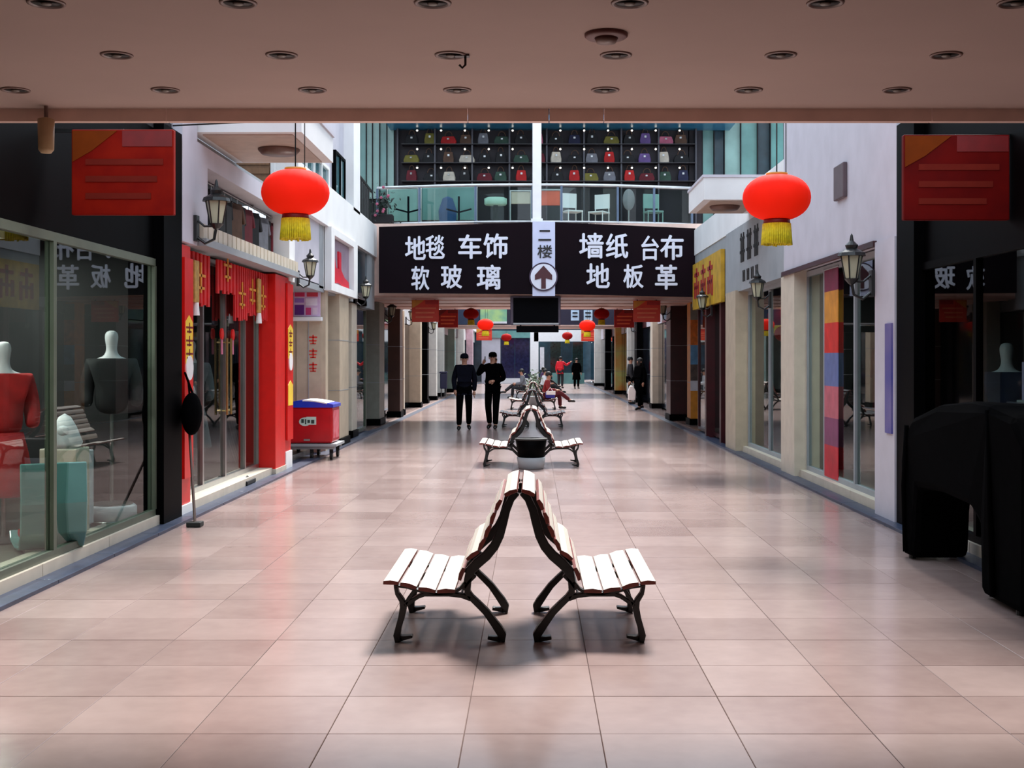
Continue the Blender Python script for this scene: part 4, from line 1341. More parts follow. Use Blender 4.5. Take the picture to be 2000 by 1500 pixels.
def bench(s, label):
    t = thing('park_bench', label, 'bench', (0, 0, 0), 'slatted benches back to back down the arcade')

    def q(pts):
        return [(s * Z(*p)[0], Z(*p)[1]) for p in pts]
    for yf in (0.03, 0.86):
        y0, y1 = yf, yf + 0.055
        mb = MB()
        mb.ribbon(q([(968, 222), (925, 262), (893, 335), (872, 420), (850, 500), (815, 572), (765, 632), (705, 682), (660, 728), (640, 800), (640, 868), (665, 905), (712, 950), (762, 1000), (806, 1060), (842, 1110), (866, 1150), (862, 1192)]),
                  [.03, .042, .048, .05, .052, .054, .056, .058, .056, .044, .036, .036, .038, .04, .044, .05, .05, .04], y0, y1)
        mb.ribbon(q([(662, 912), (600, 892), (520, 884), (430, 884), (360, 884), (318, 900), (280, 925), (238, 950)]), [.03, .026, .024, .024, .024, .022, .022, .03], y0, y1)
        mb.ribbon(q([(172, 832), (182, 880), (212, 925), (222, 970), (208, 1040), (190, 1100), (180, 1150), (196, 1194)]), [.022, .024, .03, .04, .036, .034, .042, .05], y0, y1)
        mb.ribbon(q([(300, 850), (276, 885), (252, 920), (232, 960)]), [.02, .02, .022, .024], y0, y1)
        mb.ribbon(q([(160, 826), (250, 838), (330, 862), (440, 880), (540, 876), (590, 850), (632, 800)]), [.014, .016, .018, .02, .02, .018, .02], y0, y1)
        mb.ribbon(q([(196, 1172), (240, 1166), (282, 1158)]), [.03, .022, .016], y0, y1)
        mb.ribbon(q([(855, 1178), (810, 1172), (772, 1166)]), [.03, .024, .02], y0, y1)
        mb.ribbon(q([(692, 760), (650, 800), (612, 852)]), [.02, .022, .02], y0, y1)
        obj('leg_frame', mb, M_iron, t, bevel=0.004)

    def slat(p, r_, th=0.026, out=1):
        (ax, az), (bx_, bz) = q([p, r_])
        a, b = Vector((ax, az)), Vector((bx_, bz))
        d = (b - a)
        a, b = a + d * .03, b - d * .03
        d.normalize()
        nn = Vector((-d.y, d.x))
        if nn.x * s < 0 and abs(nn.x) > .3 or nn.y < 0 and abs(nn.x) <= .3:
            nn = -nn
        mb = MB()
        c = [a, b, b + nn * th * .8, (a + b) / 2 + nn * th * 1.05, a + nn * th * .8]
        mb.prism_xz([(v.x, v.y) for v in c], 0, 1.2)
        o = obj('slat', mb, [M_slatend, M_slatlit], t, bevel=0.003)
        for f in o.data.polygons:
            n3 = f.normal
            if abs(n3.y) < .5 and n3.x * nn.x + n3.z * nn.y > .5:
                f.material_index = 1  # outward face gets the painted sky light
        return o
    # back slats from the top down
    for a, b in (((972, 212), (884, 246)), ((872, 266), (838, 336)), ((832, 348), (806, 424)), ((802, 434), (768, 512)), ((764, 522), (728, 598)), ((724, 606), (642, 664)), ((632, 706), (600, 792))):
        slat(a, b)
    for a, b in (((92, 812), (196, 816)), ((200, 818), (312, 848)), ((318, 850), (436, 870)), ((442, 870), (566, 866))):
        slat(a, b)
    obj('stay_rod', MB().cyl((s * .34, .05, .27), (s * .34, .9, .27), .008, n=8), M_iron, t)
    return t


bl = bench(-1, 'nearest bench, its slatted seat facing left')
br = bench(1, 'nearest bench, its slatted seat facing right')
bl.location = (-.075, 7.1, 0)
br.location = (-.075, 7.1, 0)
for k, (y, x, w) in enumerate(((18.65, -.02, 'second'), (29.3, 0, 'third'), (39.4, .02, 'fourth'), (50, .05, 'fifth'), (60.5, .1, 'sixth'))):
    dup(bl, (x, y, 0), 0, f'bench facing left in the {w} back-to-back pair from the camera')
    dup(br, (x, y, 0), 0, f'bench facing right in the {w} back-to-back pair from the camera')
# middle bar between the nearest benches (small dark clamp under the tops)
t = thing('tie_bar', 'small dark clamp joining the tops of the nearest benches', 'clamp', (-.075, 7.75, .8))
obj('bar', MB().box(-.13, -.02, 7.82, 7.85, .795, .82), M_iron, t)
obj('bolt', MB().cyl((-.075, 7.82, .79), (-.075, 7.85, .85), .012, n=8), M_iron, t)

# litter tub between second benches
t = thing('litter_bin', 'black tapered bin in a grey metal tub between the second benches', 'bin', (-.02, 18.45, 0))
obj('tub', MB().lathe([(.17, 0), (.19, .01), (.215, .17), (.2, .175)], (-.02, 18.4, 0), 28), M_grey, t, True)
obj('body', MB().lathe([(.195, .16), (.235, .44), (.225, .445), (.19, .2), (.0001, .2)], (-.02, 18.4, 0), 28), M_black, t, True)
obj('rim', MB().lathe([(.235, .43), (.245, .44), (.245, .455), (.225, .455)], (-.02, 18.4, 0), 28), M_rubber, t, True)

# ------------------------------------------------------------------ red cart
t = thing('ice_cart', 'red box cart with blue and white lid beside the red shopfront', 'cart', (-3.5, 20.6, 0))
X0, X1, Y0, Y1 = -4.02, -3.26, 20.0, 20.75
obj('body', MB().bbox(X0, X1, Y0, Y1, .27, .86, .03), mat('cart_red', (186, 10, 24), 0.3, var=.12), t)
pl = []
n = 8
for i in range(n + 1):
    x = X0 - .02 + (X1 - X0 + .04) * i / n
    pl.append((x, .9 + .07 * math.sin(PI * (i / n) ** .8)))
obj('lid', MB().prism_xz([(X0 - .02, .85), (X1 + .02, .85)] + pl[::-1], Y0 - .02, Y1 + .02), mat('lid_blue', (30, 60, 190), 0.25), t)
pl2 = [(x, z + .004) for x, z in pl[3:8]]
obj('lid_stripe', MB().prism_xz([(x, z - .02) for x, z in pl2] + pl2[::-1], Y0 - .024, Y1 + .0), M_whitep, t)
lg = []
for i in range(16):
    a = 2 * PI * i / 16
    lg.append((-3.68 + .1 * math.cos(a) - .02, .62 + .07 * math.sin(a)))
obj('logo_patch', MB().prism_xz(lg, Y0 - .008, Y0 + .002).box(-3.68, -3.52, Y0 - .009, Y0 + .002, .57, .7), mat('logo_mint', (190, 220, 210), 0.4), t)
obj('logo_marks', MB().box(-3.76, -3.72, Y0 - .014, Y0 - .008, .6, .66).box(-3.7, -3.68, Y0 - .014, Y0 - .008, .58, .66).box(-3.66, -3.62, Y0 - .014, Y0 - .008, .6, .65).box(-3.6, -3.55, Y0 - .014, Y0 - .009, .59, .65), mat('logo_green', (30, 60, 56), 0.4), t)
obj('side_picture', MB().box(X1 - .001, X1 + .006, Y0 + .1, Y1 - .1, .34, .8), mat('pink_picture', (214, 130, 140), 0.5, col2=(190, 30, 50), scale=6), t)
obj('latch', MB().box(-3.72, -3.62, Y0 - .02, Y0, .31, .34), M_steel, t)
fr = obj('trolley_frame', MB().box(X0 - .06, X1 + .08, Y0 - .06, Y1 + .04, .22, .26).box(X0, X1 + .04, Y0, Y0 + .05, .17, .22).box(X0, X1 + .04, Y1 - .05, Y1, .17, .22), M_grey, t)
for x in (X0 + .08, X0 + .42, X1 - .02):
    for y in (Y0 + .04, Y1 - .06):
        w_ = obj('caster', MB().cyl((x - .02, y, .065), (x + .02, y, .065), .065, n=16).box(x - .03, x + .03, y - .01, y + .01, .1, .2), M_rubber, t)
# black bag on the pole + leaning stick at near end of the red shop
t = thing('black_bag', 'black bag hanging on the near red pillar', 'bag', (-3.5, 12.6, 1.0))
obj('body', MB().sphere((-3.5, 12.62, 1.08), .1, .17, .22, 14, 10), M_blackcloth, t, True)
obj('strap', MB().tube([(-3.5, 12.55, 1.25), (-3.53, 12.6, 1.42), (-3.58, 12.66, 1.5), (-3.56, 12.72, 1.4), (-3.5, 12.7, 1.25)], .012, 6), M_blackcloth, t)
t = thing('broom', 'thin stick leaning on the red shop window with a dark foot', 'broom', (-3.3, 12.2, 0))
obj('stick', MB().cyl((-3.31, 12.05, .04), (-3.62, 12.9, 1.2), .014, n=8), mat('stick_brown', (90, 66, 56), .5), t)
obj('head', MB().bbox(-3.38, -3.24, 11.98, 12.12, 0.0, .05, .01), M_rubber, t)
t = thing('door_wedge', 'small dark object lying on the red shop doorstep', 'wedge', (-3.68, 15.9, .03))
obj('body', MB().bbox(-3.74, -3.62, 15.6, 16.1, .03, .09, .015), M_rubber, t)
obj('grip', MB().tube([(-3.68, 15.7, .08), (-3.68, 15.85, .13), (-3.68, 16.0, .08)], .012, 6), M_rubber, t)
# blue bin on left
t = thing('blue_bin', 'dark blue litter bin by the left columns beyond the bridge', 'bin', (-3.7, 48.5, 0))
obj('body', MB().bbox(-3.86, -3.58, 51.3, 51.6, .38, 1.02, .03), mat('bin_blue', (18, 24, 64), .4), t)
obj('hood', MB().bbox(-3.88, -3.56, 51.28, 51.62, 1.02, 1.1, .02), mat('bin_blue'), t)
for x in (-3.82, -3.62):
    obj('leg', MB().cyl((x, 51.45, 0), (x, 51.45, .4), .02, n=8), M_steel, t)

# ------------------------------------------------------------------ near left shop contents
def mannequin(x, y, z, colr, label, rot=0, s=1.0, skincol=None, skirt=None):
    t = thing('mannequin', label, 'mannequin', (0, 0, 0))
    mm = skincol or M_lightpaper
    N = [((0, 0, .95), (.13, .1)), ((0, 0, 1.1), (.11, .085)), ((0, 0, 1.32), (.15, .1)), ((0, 0, 1.44), (.07, .06)), ((0, -.01, 1.52), .045), ((0, -.01, 1.62), (.075, .09)), ((0, 0, 1.7), (.06, .07)),
         ((.17, 0, 1.38), .055), ((.24, .02, 1.12), .045), ((.22, -.05, .96), .04), ((-.17, 0, 1.38), .055), ((-.22, .02, 1.12), .045), ((-.22, -.05, .96), .04)]
    E = [(0, 1), (1, 2), (2, 3), (3, 4), (4, 5), (5, 6), (2, 7), (7, 8), (8, 9), (2, 10), (10, 11), (11, 12)]
    mesh_obj('form', skin_mesh(N, E, 0), mm, t)
    J = [((0, 0, .86), (.19, .14)), ((0, 0, 1.1), (.16, .13)), ((0, 0, 1.32), (.18, .13)), ((0, 0, 1.42), (.11, .09)),
         ((.19, 0, 1.36), .085), ((.23, .02, 1.12), .075), ((.23, -.04, .95), .06), ((-.19, 0, 1.36), .085), ((-.23, .02, 1.12), .075), ((-.23, -.04, .95), .06)]
    mesh_obj('jacket', skin_mesh(J, [(0, 1), (1, 2), (2, 3), (2, 4), (4, 5), (5, 6), (2, 7), (7, 8), (8, 9)], 0), GCOL[colr], t)
    if skirt:
        obj('skirt', MB().lathe([(.16, .92), (.2, .75), (.26, .4), (.25, .38)], (0, 0, 0), 20, sy=.8), GCOL[skirt], t, True)
    obj('pole', MB().cyl((0, 0, .02), (0, 0, .95), .018), M_steel, t)
    obj('foot', MB().lathe([(.2, 0), (.2, .015), (.02, .03)], (0, 0, 0), 24), M_steel, t)
    t.location = (x, y, z)
    t.rotation_euler = (0, 0, rot)
    t.scale = (s, s, s)
    return t


mannequin(-3.98, 11.62, .27, 'black', 'mannequin in a black jacket inside the left shop window', R(20), .97)
mannequin(-4.5, 10.45, .1, 'red', 'mannequin in a red coat at the left edge of the left shop window', R(30), 1.0, skirt='red')
mannequin(-5.3, 11.3, .1, 'cream', 'mannequin in a cream top farther back in the left shop', R(10), .95, skirt='grey')
rail(-5.9, 8, 10.6, 1.75, 'steel clothes rail at the back of the left shop')
for i, c in enumerate(('green', 'grey', 'cream', 'olive', 'white', 'maroon', 'grey', 'green')):
    hang(-5.9, 8.2 + i * .3, 1.72, c, f'{c} top on the left shop rail, {colw[i]} from the near end', .4, .7, R(80 + random.uniform(-10, 10)), 'tops on the rail inside the left shop')
t = thing('platform', 'low pale round platform under the black jacket mannequin', 'platform', (-3.98, 11.62, .09))
obj('drum', MB().lathe([(.23, 0), (.23, .16), (.21, .18), (.0001, .18)], (-3.98, 11.62, .09), 28), M_lightpaper, t, True)
obj('edge_ring', MB().lathe([(.235, .02), (.24, .03), (.235, .04)], (-3.98, 11.62, .09), 28), M_steel, t, True)
rail(-5.6, 10.7, 11.7, 1.85, 'short clothes rail near the dark left pier')
for i, c in enumerate(('olive', 'white', 'green', 'pink')):
    hang(-5.6, 10.8 + i * .25, 1.82, c, f'{c} top on the short rail, {colw[i]} from its near end', .4, .62, R(60), 'tops on the short rail inside the left shop')
for (x, y, w, h, c, lab) in ((-4.08, 10.72, .32, .78, M_palebeige, 'cream display plinth in the left shop window'), (-4.2, 11.2, .3, .72, M_lightpaper, 'pale display plinth beside the cream one in the left shop')):
    t = thing('plinth', lab, 'plinth', (x, y, .09))
    obj('block', MB().bbox(x - w / 2, x + w / 2, y - w / 2, y + w / 2, .13, .09 + h, .01), c, t)
    obj('base', MB().box(x - w / 2 + .02, x + w / 2 - .02, y - w / 2 + .02, y + w / 2 - .02, .09, .13), M_grey, t)
t = thing('folded_scarf', 'white draped scarf on the cream plinth', 'scarf', (-4.08, 10.72, .87))
obj('cloth', MB().lathe([(.13, 0), (.15, .05), (.1, .18), (.05, .27), (.0001, .3)], (-4.08, 10.72, .87), 16), GCOL['white'], t, True)
obj('knot', MB().sphere((-4.06, 10.63, 1.02), .05), GCOL['white'], t, True)


def curved_chair(x, y, z, rot, label, m, m2):
    t = thing('shell_chair', label, 'chair', (0, 0, 0))
    pts = [(-.32, .12), (-.27, .05), (0, .02), (.22, .04), (.33, .16), (.36, .4), (.33, .72)]
    rb = [(p[0], p[1]) for p in pts]
    obj('shell', MB().ribbon(rb, [.03] * 7, -.25, .25), m, t, bevel=.01)
    ins = [(-.2, .12), (0, .1), (.18, .13), (.26, .25), (.28, .5)]
    obj('cushion', MB().ribbon(ins, [.06, .07, .07, .06, .04], -.2, .2), m2, t, bevel=.015)
    obj('base', MB().box(-.2, .25, -.2, .2, 0, .03), M_steel, t)
    t.location = (x, y, z)
    t.rotation_euler = (0, 0, rot)


curved_chair(-3.97, 10.05, .1, R(-60), 'teal curved chair with red cushion low in the left window', M_tealglass, GCOL['red'])
curved_chair(-4.75, 10.75, .1, R(-60), 'pale blue curved chair below the black jacket mannequin', M_teal_light, M_grey)

# ------------------------------------------------------------------ red shop contents
rail(-5.2, 13.4, 17.0, 1.8, 'long clothes rail inside the red shop')
for i, c in enumerate(('black', 'grey', 'navy', 'black', 'white', 'grey', 'black', 'green', 'black', 'grey')):
    hang(-5.2, 13.6 + i * .34, 1.77, c, f'{c} garment on the red shop rail, {colw[i]} from the near end', .42, .8, R(75 + random.uniform(-15, 15)), 'garments on the rail inside the red shop')
mannequin(-4.4, 15.8, .1, 'grey', 'mannequin in a grey coat behind the red shop doors', R(30), 1.05, skirt='grey')
t = thing('shop_counter', 'grey counter with white top inside the red shop', 'counter', (-4.6, 14.2, .09))
obj('body', MB().bbox(-4.9, -4.3, 13.7, 14.8, .09, .85, .02), M_charcoal, t)
obj('counter_top', MB().bbox(-4.95, -4.25, 13.65, 14.85, .85, .92, .01), M_lightpaper, t)
t = thing('yellow_sign_board', 'small yellow lettered board inside the red shop window', 'sign', (-4.2, 14.0, 1.85))
obj('board', MB().box(-4.25, -4.2, 13.4, 14.5, 1.9, 2.06), mat('dim_olive', (120, 110, 40), .5), t)
for k in range(4):
    obj('mark', MB().box(-4.2, -4.19, 13.5 + k * .25, 13.62 + k * .25, 1.93, 2.03), M_yellow, t)
obj('hanger', MB().cyl((-4.22, 13.6, 2.06), (-4.22, 13.6, 2.9), .006, n=6).cyl((-4.22, 14.3, 2.06), (-4.22, 14.3, 2.9), .006, n=6), M_steel, t)
for y, lab in ((15.05, 'pink red talisman hanging on the near red shop door'), (15.6, 'pink red talisman hanging on the far red shop door')):
    t = thing('door_ornament', lab, 'ornament', (-3.8, y, 1.8))
    obj('ring', MB().cyl((-3.815, y, 1.95), (-3.795, y, 1.95), .07, n=16), M_red, t)
    obj('ribbon', MB().box(-3.81, -3.8, y - .035, y + .035, 1.7, 1.9), GCOL['pink'], t)

# ------------------------------------------------------------------ right shop contents
t = thing('tall_banner', 'tall multicoloured banner in the right shop window, red at both ends', 'banner', (3.77, 15.5, .12))
zb = [(2.78, 2.5, (120, 12, 60)), (2.5, 2.1, (210, 140, 40)), (2.1, 1.72, (206, 34, 26)), (1.72, 1.3, (96, 110, 160)), (1.3, .9, (190, 96, 110)), (.9, .55, (130, 60, 100)), (.55, .14, (196, 24, 44))]
for k, (a, b, c) in enumerate(zb):
    obj('band', MB().box(3.765, 3.775, 15.15, 15.85, b, a), mat('banner%d' % k, c, .5, var=.2, scale=5), t)
obj('roller', MB().cyl((3.77, 15.12, 2.79), (3.77, 15.88, 2.79), .014), M_steel, t)
rail(4.7, 13.2, 16.8, 1.9, 'long clothes rail behind the tall banner, right shop')
for i, c in enumerate(('black', 'maroon', 'brown', 'grey', 'black', 'navy', 'cream', 'black', 'brown', 'maroon')):
    hang(4.7, 13.35 + i * .35, 1.87, c, f'{c} garment on the banner shop rail, {colw[i]} from the near end', .42, .95, R(100 + random.uniform(-15, 15)), 'garments on the rail behind the tall banner')
rail(4.6, 18.2, 21.2, 1.9, 'clothes rail inside the right shop between the beige piers')
for i, c in enumerate(('red', 'black', 'grey', 'black', 'white', 'navy', 'black', 'red')):
    hang(4.6, 18.4 + i * .36, 1.87, c, f'{c} garment between the beige piers, {colw[i]} from the near end', .42, .85, R(100 + random.uniform(-15, 15)), 'garments on the rail between the beige piers')
for k, (y, z) in enumerate(((19.2, 2.3), (20.4, 2.35), (19.8, 2.05))):  # lanterns added in place of the lantern reflection in the glass
    lantern((4.1, y, z), .2, f'red lantern standing in for a reflection in the right shop window, {("near", "far", "lower middle")[k]} one of three', M_lan2, cable=2.9)
# near right shop: counter, mirror notice, draped stand
t = thing('shop_counter', 'long dark counter with grey top inside the black right shop', 'counter', (4.6, 9, .09))
obj('body', MB().bbox(4.3, 4.9, 7.0, 10.85, .09, 1.2, .02), M_black, t)
obj('counter_top', MB().bbox(4.2, 5.0, 6.9, 10.9, 1.2, 1.27, .01), mat('grey_violet_top', (92, 84, 98), .4), t)
t = thing('till_display', 'pale lilac card standing on the dark right counter', 'card', (4.3, 10.6, 1.27))
obj('card', MB().bbox(4.0 + .22, 4.22 + .16, 10.55, 10.6, 1.29, 1.62, .005), mat('lilac_card', (170, 156, 196), .5), t)
obj('foot', MB().box(4.2, 4.4, 10.5, 10.66, 1.27, 1.29), M_grey, t)
mannequin(4.4, 11.4, .1, 'navy', 'dim navy mannequin beside the black right pier', R(-30), 1.0)
t = thing('draped_stand', 'large rounded stand under a black cloth before the black right shop', 'stand', (3.35, 9.9, 0))
mb = MB()
prof = [(-1.4, .02), (-1.42, 1.1), (-1.2, 1.28), (-.8, 1.34), (-.4, 1.35), (.3, 1.3), (.9, 1.18), (1.12, 1.02), (1.18, .8), (1.14, .4), (1.16, .02), (.9, .02), (.86, .4), (.8, .6), (.3, .63), (-.4, .6), (-.55, .5), (-.6, .02)]
mb.prism(prof, lambda p: (3.08 + .015 * math.sin(p[0] * 9), 9.1 + p[0], p[1]), lambda p: (3.56, 9.1 + p[0], p[1] * .98))
obj('cloth', mb, M_blackcloth, t, bevel=.06)
for y in (7.9, 10.15):
    for x in (3.14, 3.5):
        obj('foot', MB().cyl((x, y, 0), (x, y, .05), .03, n=12), M_iron, t)
obj('fold', MB().tube([(3.075, 8.3, 1.3), (3.07, 8.25, .7), (3.07, 8.2, .06)], .02, 8), M_blackcloth, t, True)
obj('fold', MB().tube([(3.075, 10.1, 1.1), (3.065, 10.15, .6), (3.07, 10.12, .06)], .02, 8), M_blackcloth, t, True)

# ------------------------------------------------------------------ people
def person(label, loc, rotz, joints=None, jacket=M_blackcloth, trousers=M_blackcloth, hair=M_hair, scale=1.0, cap=False, skirt=None, long_hair=False, group=None, holds=None):
    J = dict(pel=(0, 0, .93), wai=(0, 0, 1.06), che=(0, 0, 1.3), nb=(0, 0, 1.43), ne=(0, -.01, 1.49), he=(0, -.02, 1.58), ht=(0, -.01, 1.66),
             ls=(.17, 0, 1.39), le=(.23, .02, 1.13), lw=(.24, -.07, .9), rs=(-.17, 0, 1.39), re=(-.23, .02, 1.13), rw=(-.24, -.07, .9),
             lh=(.09, 0, .9), lk=(.1, -.02, .5), la=(.1, .02, .09), lt=(.11, -.13, .04), rh=(-.09, 0, .9), rk=(-.1, -.02, .5), ra=(-.1, .02, .09), rt=(-.11, -.13, .04))
    J.update(joints or {})
    t = thing('person', label, 'person', (0, 0, 0), group)
    order = ['pel', 'wai', 'che', 'nb', 'ne', 'he', 'ht', 'ls', 'le', 'lw', 'rs', 're', 'rw', 'lh', 'lk', 'la', 'lt', 'rh', 'rk', 'ra', 'rt']
    rad = dict(pel=(.14, .1), wai=(.12, .09), che=(.15, .1), nb=(.08, .07), ne=(.05, .05), he=(.075, .092), ht=(.06, .07), ls=.055, le=.042, lw=.03, rs=.055, re=.042, rw=.03,
               lh=.085, lk=.058, la=.038, lt=.035, rh=.085, rk=.058, ra=.038, rt=.035)
    ed = [('pel', 'wai'), ('wai', 'che'), ('che', 'nb'), ('nb', 'ne'), ('ne', 'he'), ('he', 'ht'), ('che', 'ls'), ('ls', 'le'), ('le', 'lw'), ('che', 'rs'), ('rs', 're'), ('re', 'rw'),
          ('pel', 'lh'), ('lh', 'lk'), ('lk', 'la'), ('la', 'lt'), ('pel', 'rh'), ('rh', 'rk'), ('rk', 'ra'), ('ra', 'rt')]
    me = skin_mesh([(J[k], rad[k]) for k in order], [(order.index(a), order.index(b)) for a, b in ed], 0)
    mb = MB()
    tb = bmesh.new()
    tb.from_mesh(me)
    mb.merge(tb)
    # hands: palm, four fingers, thumb
    for (e, w, sd) in (('le', 'lw', 1), ('re', 'rw', -1)):
        E_, W_ = Vector(J[e]), Vector(J[w])
        d = (W_ - E_).normalized()
        side = d.cross(Vector((0, 0, 1)))
        side = side.normalized() if side.length > .2 else Vector((0, 1, 0))
        up = side.cross(d).normalized()
        wv = up if abs(d.z) < .5 else Vector((0, 1, 0))
        wv = (wv - d * wv.dot(d)).normalized()
        pn = d.cross(wv)
        mb.tube([W_, W_ + d * .04, W_ + d * .085], .034, 8, rs=[.026, .036, .034])
        for f, ln in enumerate((.062, .072, .068, .052)):
            o_ = W_ + d * .08 + wv * (-.027 + .018 * f)
            mb.tube([o_, o_ + d * ln * .5 + pn * .004, o_ + d * ln * .9 + pn * .018], .009, 6, rs=[.0095, .009, .007])
        o_ = W_ + d * .03 - wv * .03
        mb.tube([o_, o_ + d * .03 - wv * .02, o_ + d * .06 - wv * .022], .011, 6, rs=[.012, .011, .008])
    # face
    he = Vector(J['he'])
    mb.tube([he + Vector((0, -.085, .02)), he + Vector((0, -.108, -.012)), he + Vector((0, -.088, -.018))], .012, 6)
    for sx_ in (-1, 1):
        mb.sphere(he + Vector((sx_ * .078, .005, .0)), .012, .025, .032, 8, 6)
    body = obj('body', mb, M_skin, t, True)
    bpy.data.meshes.remove(me)
    for sx_ in (-1, 1):
        obj('eye', MB().sphere(he + Vector((sx_ * .03, -.086, .018)), .011, .008, .007, 8, 5), M_hair, body)
    obj('mouth', MB().box(he.x - .024, he.x + .024, he.y - .094, he.y - .084, he.z - .052, he.z - .045), mat('lips', (140, 70, 64), .5), body)
    jr = dict(pel=(.17, .13), wai=(.155, .125), che=(.18, .13), nb=(.105, .095), ls=.085, le=.066, lw=.052, rs=.085, re=.066, rw=.052)
    J['hem'] = tuple(Vector(J['pel']) + (Vector((0, 0, -.1)) if J['pel'][2] > .7 else Vector((0, -.06, -.0))))
    jr['hem'] = (.175, .14)
    jo = ['pel', 'wai', 'che', 'nb', 'ls', 'le', 'lw', 'rs', 're', 'rw', 'hem']
    je = [(0, 1), (1, 2), (2, 3), (2, 4), (4, 5), (5, 6), (2, 7), (7, 8), (8, 9), (0, 10)]
    mesh_obj('jacket', skin_mesh([(J[k], jr[k]) for k in jo], je, 0), jacket, t)
    tr = dict(pel=(.15, .12), lh=.105, lk=.08, la=.062, rh=.105, rk=.08, ra=.062)
    to = ['pel', 'lh', 'lk', 'la', 'rh', 'rk', 'ra']
    mesh_obj('trousers', skin_mesh([(J[k], tr[k]) for k in to], [(0, 1), (1, 2), (2, 3), (0, 4), (4, 5), (5, 6)], 0), trousers, t)
    if skirt:
        p_ = Vector(J['pel'])
        obj('coat_skirt', MB().lathe([(.17, .08), (.2, -.1), (.24, -.42), (.23, -.43)], tuple(p_), 20, sy=.8), skirt, t, True)
    for a, b in (('la', 'lt'), ('ra', 'rt')):
        A, B = Vector(J[a]), Vector(J[b])
        heel = A + (A - B).normalized() * .05
        heel.z = min(A.z, B.z + .01)
        obj('shoe', MB().tube([heel, A + Vector((0, 0, -.035)), (A + B) / 2 + Vector((0, 0, -.01)), B, B + (B - A).normalized() * .05], .05, 10, rs=[.03, .046, .045, .042, .024]), M_shoe, t, True)
    ht = he + Vector((0, .012, .035))
    if cap:
        obj('cap', MB().lathe([(.1, -.01), (.104, .03), (.09, .075), (.05, .1), (.0001, .105)], tuple(ht), 18, sx=.92), jacket, t, True)
        obj('cap_peak', MB().bbox(ht.x - .06, ht.x + .06, ht.y - .16, ht.y - .07, ht.z + .0, ht.z + .015, .005), jacket, t)
    else:
        pr = [(.088, -.045 if not long_hair else -.16), (.1, 0), (.098, .04), (.08, .085), (.04, .108), (.0001, .112)]
        obj('hair', MB().lathe(pr, (ht.x, ht.y + .014, ht.z), 18, sx=.9), hair, t, True)
    t.location = loc
    t.rotation_euler = (0, 0, rotz)
    t.scale = (scale,) * 3
    return t


# two men walking towards the camera
person('man in dark clothes walking left of the phone-holding man', (-1.58, 28.5, 0), R(4),
       dict(lk=(.1, -.08, .5), la=(.1, .1, .11), lt=(.11, -.04, .04), rk=(-.11, -.12, .52), ra=(-.12, -.1, .09), rt=(-.13, -.25, .04),
            le=(.235, .06, 1.12), lw=(.22, .0, .86), re=(-.235, .03, 1.12), rw=(-.21, -.14, .88)),
       jacket=M_navycloth, trousers=M_blackcloth, cap=True, scale=1.03)
person('man in dark jacket with a phone to his ear and one hand at his belly', (-.93, 28.8, 0), R(-6),
       dict(re=(-.34, -.05, 1.2), rw=(-.2, -.12, 1.46), le=(.26, -.02, 1.12), lw=(.06, -.2, 1.07),
            rk=(-.09, -.1, .5), ra=(-.08, .08, .11), rt=(-.09, -.06, .04), lk=(.08, -.08, .52), la=(.07, -.08, .09), lt=(.08, -.23, .04)),
       jacket=M_blackcloth, trousers=M_blackcloth, cap=True, scale=1.05)
t = thing('mobile_phone', 'small phone held at the right-hand man\'s ear', 'phone', (-1.1, 28.7, 1.6))
obj('case', MB().bbox(-1.115, -1.095, 28.62, 28.68, 1.58, 1.7, .004), M_ink, t)
obj('screen', MB().box(-1.094, -1.092, 28.625, 28.675, 1.59, 1.69), M_letter, t)
# woman walking on the right in dark coat, holding white bag
person('person in a long black coat walking by the right columns', (3.45, 39.5, 0), R(-50),
       dict(lk=(.1, -.1, .5), la=(.1, -.12, .09), lt=(.11, -.27, .04), rk=(-.1, .02, .5), ra=(-.1, .22, .14), rt=(-.1, .1, .05), rw=(-.26, -.18, .92)),
       jacket=M_blackcloth, trousers=M_blackcloth, skirt=M_blackcloth, long_hair=True, scale=.97)
t = thing('shopping_bag', 'white carrier bag beside the person in the long black coat', 'bag', (3.15, 39.2, .3))
obj('body', MB().prism_xz([(3.05, .32), (3.28, .32), (3.3, .6), (3.2, .78), (3.1, .78), (3.04, .6)], 39.12, 39.28), M_whitep, t, bevel=.03)
obj('handle', MB().tube([(3.12, 39.2, .76), (3.17, 39.2, .88), (3.22, 39.2, .76)], .008, 6), M_whitep, t)
# far people
person('person in a bright red jacket standing far down the arcade', (1.55, 68, 0), R(160),
       dict(re=(-.3, -.15, 1.25), rw=(-.45, -.3, 1.4)), jacket=mat('bright_red_jacket', (224, 16, 40), .7), trousers=M_charcoal, scale=1.02)
person('person in a long black coat far down the arcade, right of the red jacket', (2.4, 67, 0), R(10), jacket=M_blackcloth, trousers=M_blackcloth, skirt=M_blackcloth, scale=.97)
person('person in a purple top far away behind the two men', (-1.75, 58, 0), R(30), jacket=GCOL['violet'], trousers=GCOL['maroon'], scale=.98)
person('person in a dark jacket beside the black right column', (3.55, 44.6, 0), R(90), jacket=M_charcoal, trousers=M_blackcloth, scale=1.0)
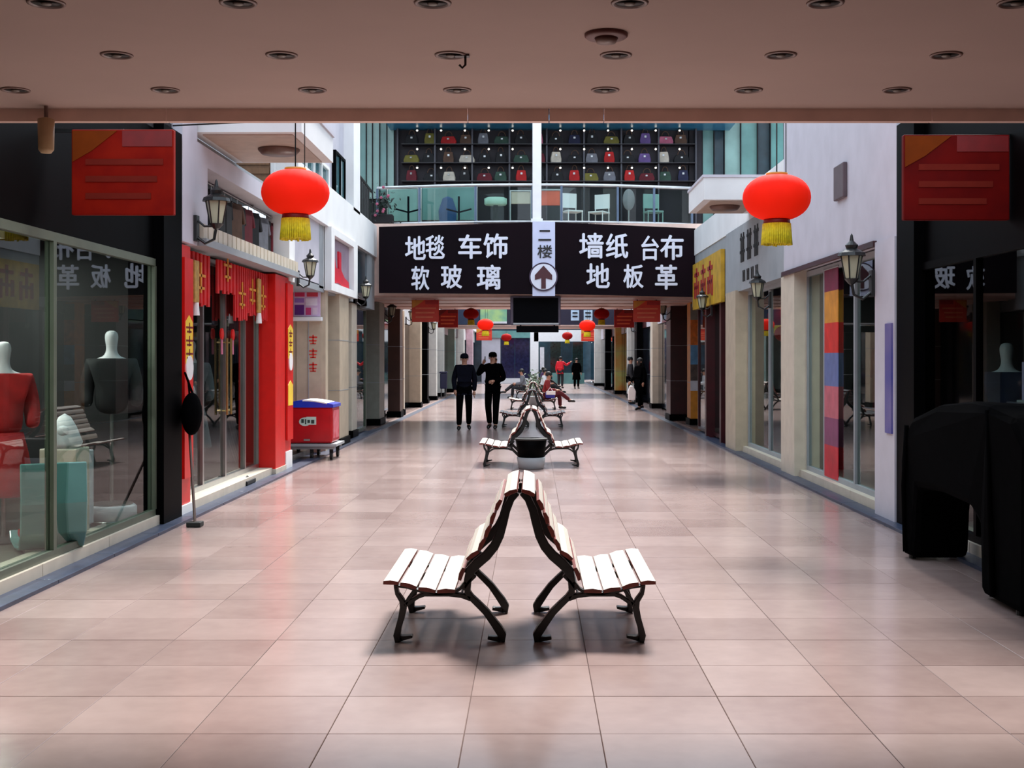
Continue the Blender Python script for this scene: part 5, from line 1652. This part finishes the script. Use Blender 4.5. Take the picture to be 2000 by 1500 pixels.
# seated figures on far benches
sit = dict(pel=(0, 0, .43), wai=(0, -.02, .56), che=(0, -.06, .8), nb=(0, -.08, .93), ne=(0, -.1, .99), he=(0, -.12, 1.08), ht=(0, -.11, 1.16),
           ls=(.17, -.06, .89), le=(.23, -.1, .64), lw=(.12, -.34, .6), rs=(-.17, -.06, .89), re=(-.23, -.1, .64), rw=(-.12, -.34, .62),
           lh=(.09, -.04, .42), lk=(.11, -.46, .46), la=(.11, -.48, .09), lt=(.12, -.63, .05), rh=(-.09, -.04, .42), rk=(-.04, -.46, .56), ra=(.08, -.78, .3), rt=(.1, -.92, .26))
person('person in red top sitting cross-legged on the fourth right-hand bench', (.42, 39.9, 0), R(90), sit, jacket=mat('dusky_red', (128, 24, 30), .8), trousers=GCOL['maroon'], hair=M_hair)
person('person with white top sitting upright on the fifth right-hand bench', (.42, 50.7, 0), R(90), sit, jacket=GCOL['white'], trousers=M_charcoal)
person('person in grey sitting on the fifth left-hand bench', (-.35, 50.6, 0), R(-90), sit, jacket=GCOL['grey'], trousers=M_charcoal)
person('person in violet-grey sitting on the sixth right-hand bench', (.45, 61, 0), R(90), sit, jacket=GCOL['violet'], trousers=M_charcoal)
t = thing('blue_bag', 'blue and white bag on the fourth right-hand bench', 'bag', (.55, 39.55, .35))
obj('body', MB().bbox(.42, .72, 39.5, 39.64, .37, .58, .04), mat('bag_blue', (40, 44, 150), .6), t)
obj('white_flap', MB().bbox(.44, .74, 39.48, 39.5, .48, .6, .005), M_whitep, t)
obj('strap', MB().tube([(.46, 39.57, .56), (.57, 39.57, .72), (.68, 39.57, .56)], .01, 6), M_whitep, t)
# potted plants between the far benches
def plant(x, y, label):
    t = thing('potted_plant', label, 'plant', (x, y, 0))
    obj('pot', MB().lathe([(.16, 0), (.22, .3), (.24, .3), (.24, .34), (.2, .34), (.0001, .3)], (x, y, 0), 20), M_grey, t, True)
    lv = MB()
    for i in range(90):
        a_ = Vector((x + random.gauss(0, .13), y + random.gauss(0, .12), .75 + random.gauss(0, .22)))
        s_ = random.uniform(.05, .1)
        d_ = Vector((random.uniform(-1, 1), random.uniform(-1, 1), random.uniform(-.3, 1))).normalized() * s_
        e_ = d_.orthogonal().normalized() * s_ * .35
        f_ = [lv.bm.verts.new(v) for v in (a_ - d_, a_ + e_, a_ + d_, a_ - e_)]
        lv.bm.faces.new(f_)
    o = obj('foliage', lv, mat('plant_leaf', (74, 96, 66), .5, var=.5, scale=3), t)
    o['kind'] = 'stuff'
    obj('stem', MB().cyl((x, y, .3), (x, y, .8), .012, n=6), M_brownwood, t)


plant(0.05, 42.6, 'leafy potted plant between the fourth and fifth bench pairs')
plant(0.05, 48.6, 'leafy potted plant just before the fifth bench pair')

# ------------------------------------------------------------------ tube lamps added to brighten the shop interiors
def fill_lamp(x, y, z, watts, label, ceil_z, col=(1, .97, .9)):
    t = thing('fill_lamp', label, 'lamp', (x, y, z))
    obj('housing', MB().box(x - .06, x + .06, y - .6, y + .6, z + .02, ceil_z), M_whitep, t)
    obj('tube', MB().cyl((x, y - .57, z), (x, y + .57, z), .02, n=10), mat('fill_glow', (255, 250, 236), .4, emit=2.0), t)
    ld = bpy.data.lights.new('fill_light', 'AREA')
    ld.shape = 'RECTANGLE'
    ld.size = .1
    ld.size_y = 1.1
    ld.energy = watts
    ld.color = col
    lo = bpy.data.objects.new('fill_light', ld)
    COL.objects.link(lo)
    lo.parent = t
    lo.location = (0, 0, -.03)
    return t


fill_lamp(-5.0, 8.6, 2.75, 60, 'added ceiling fill lamp in the near part of the left shop', 2.9)
fill_lamp(-5.0, 10.9, 2.75, 60, 'added ceiling fill lamp in the far part of the left shop', 2.9)
fill_lamp(-5.2, 15.3, 2.75, 30, 'added ceiling fill lamp inside the red shop', 2.9)
fill_lamp(4.9, 15.0, 2.75, 30, 'added ceiling fill lamp behind the tall banner', 2.9)
fill_lamp(4.9, 19.8, 2.75, 30, 'added ceiling fill lamp between the beige piers', 2.9)
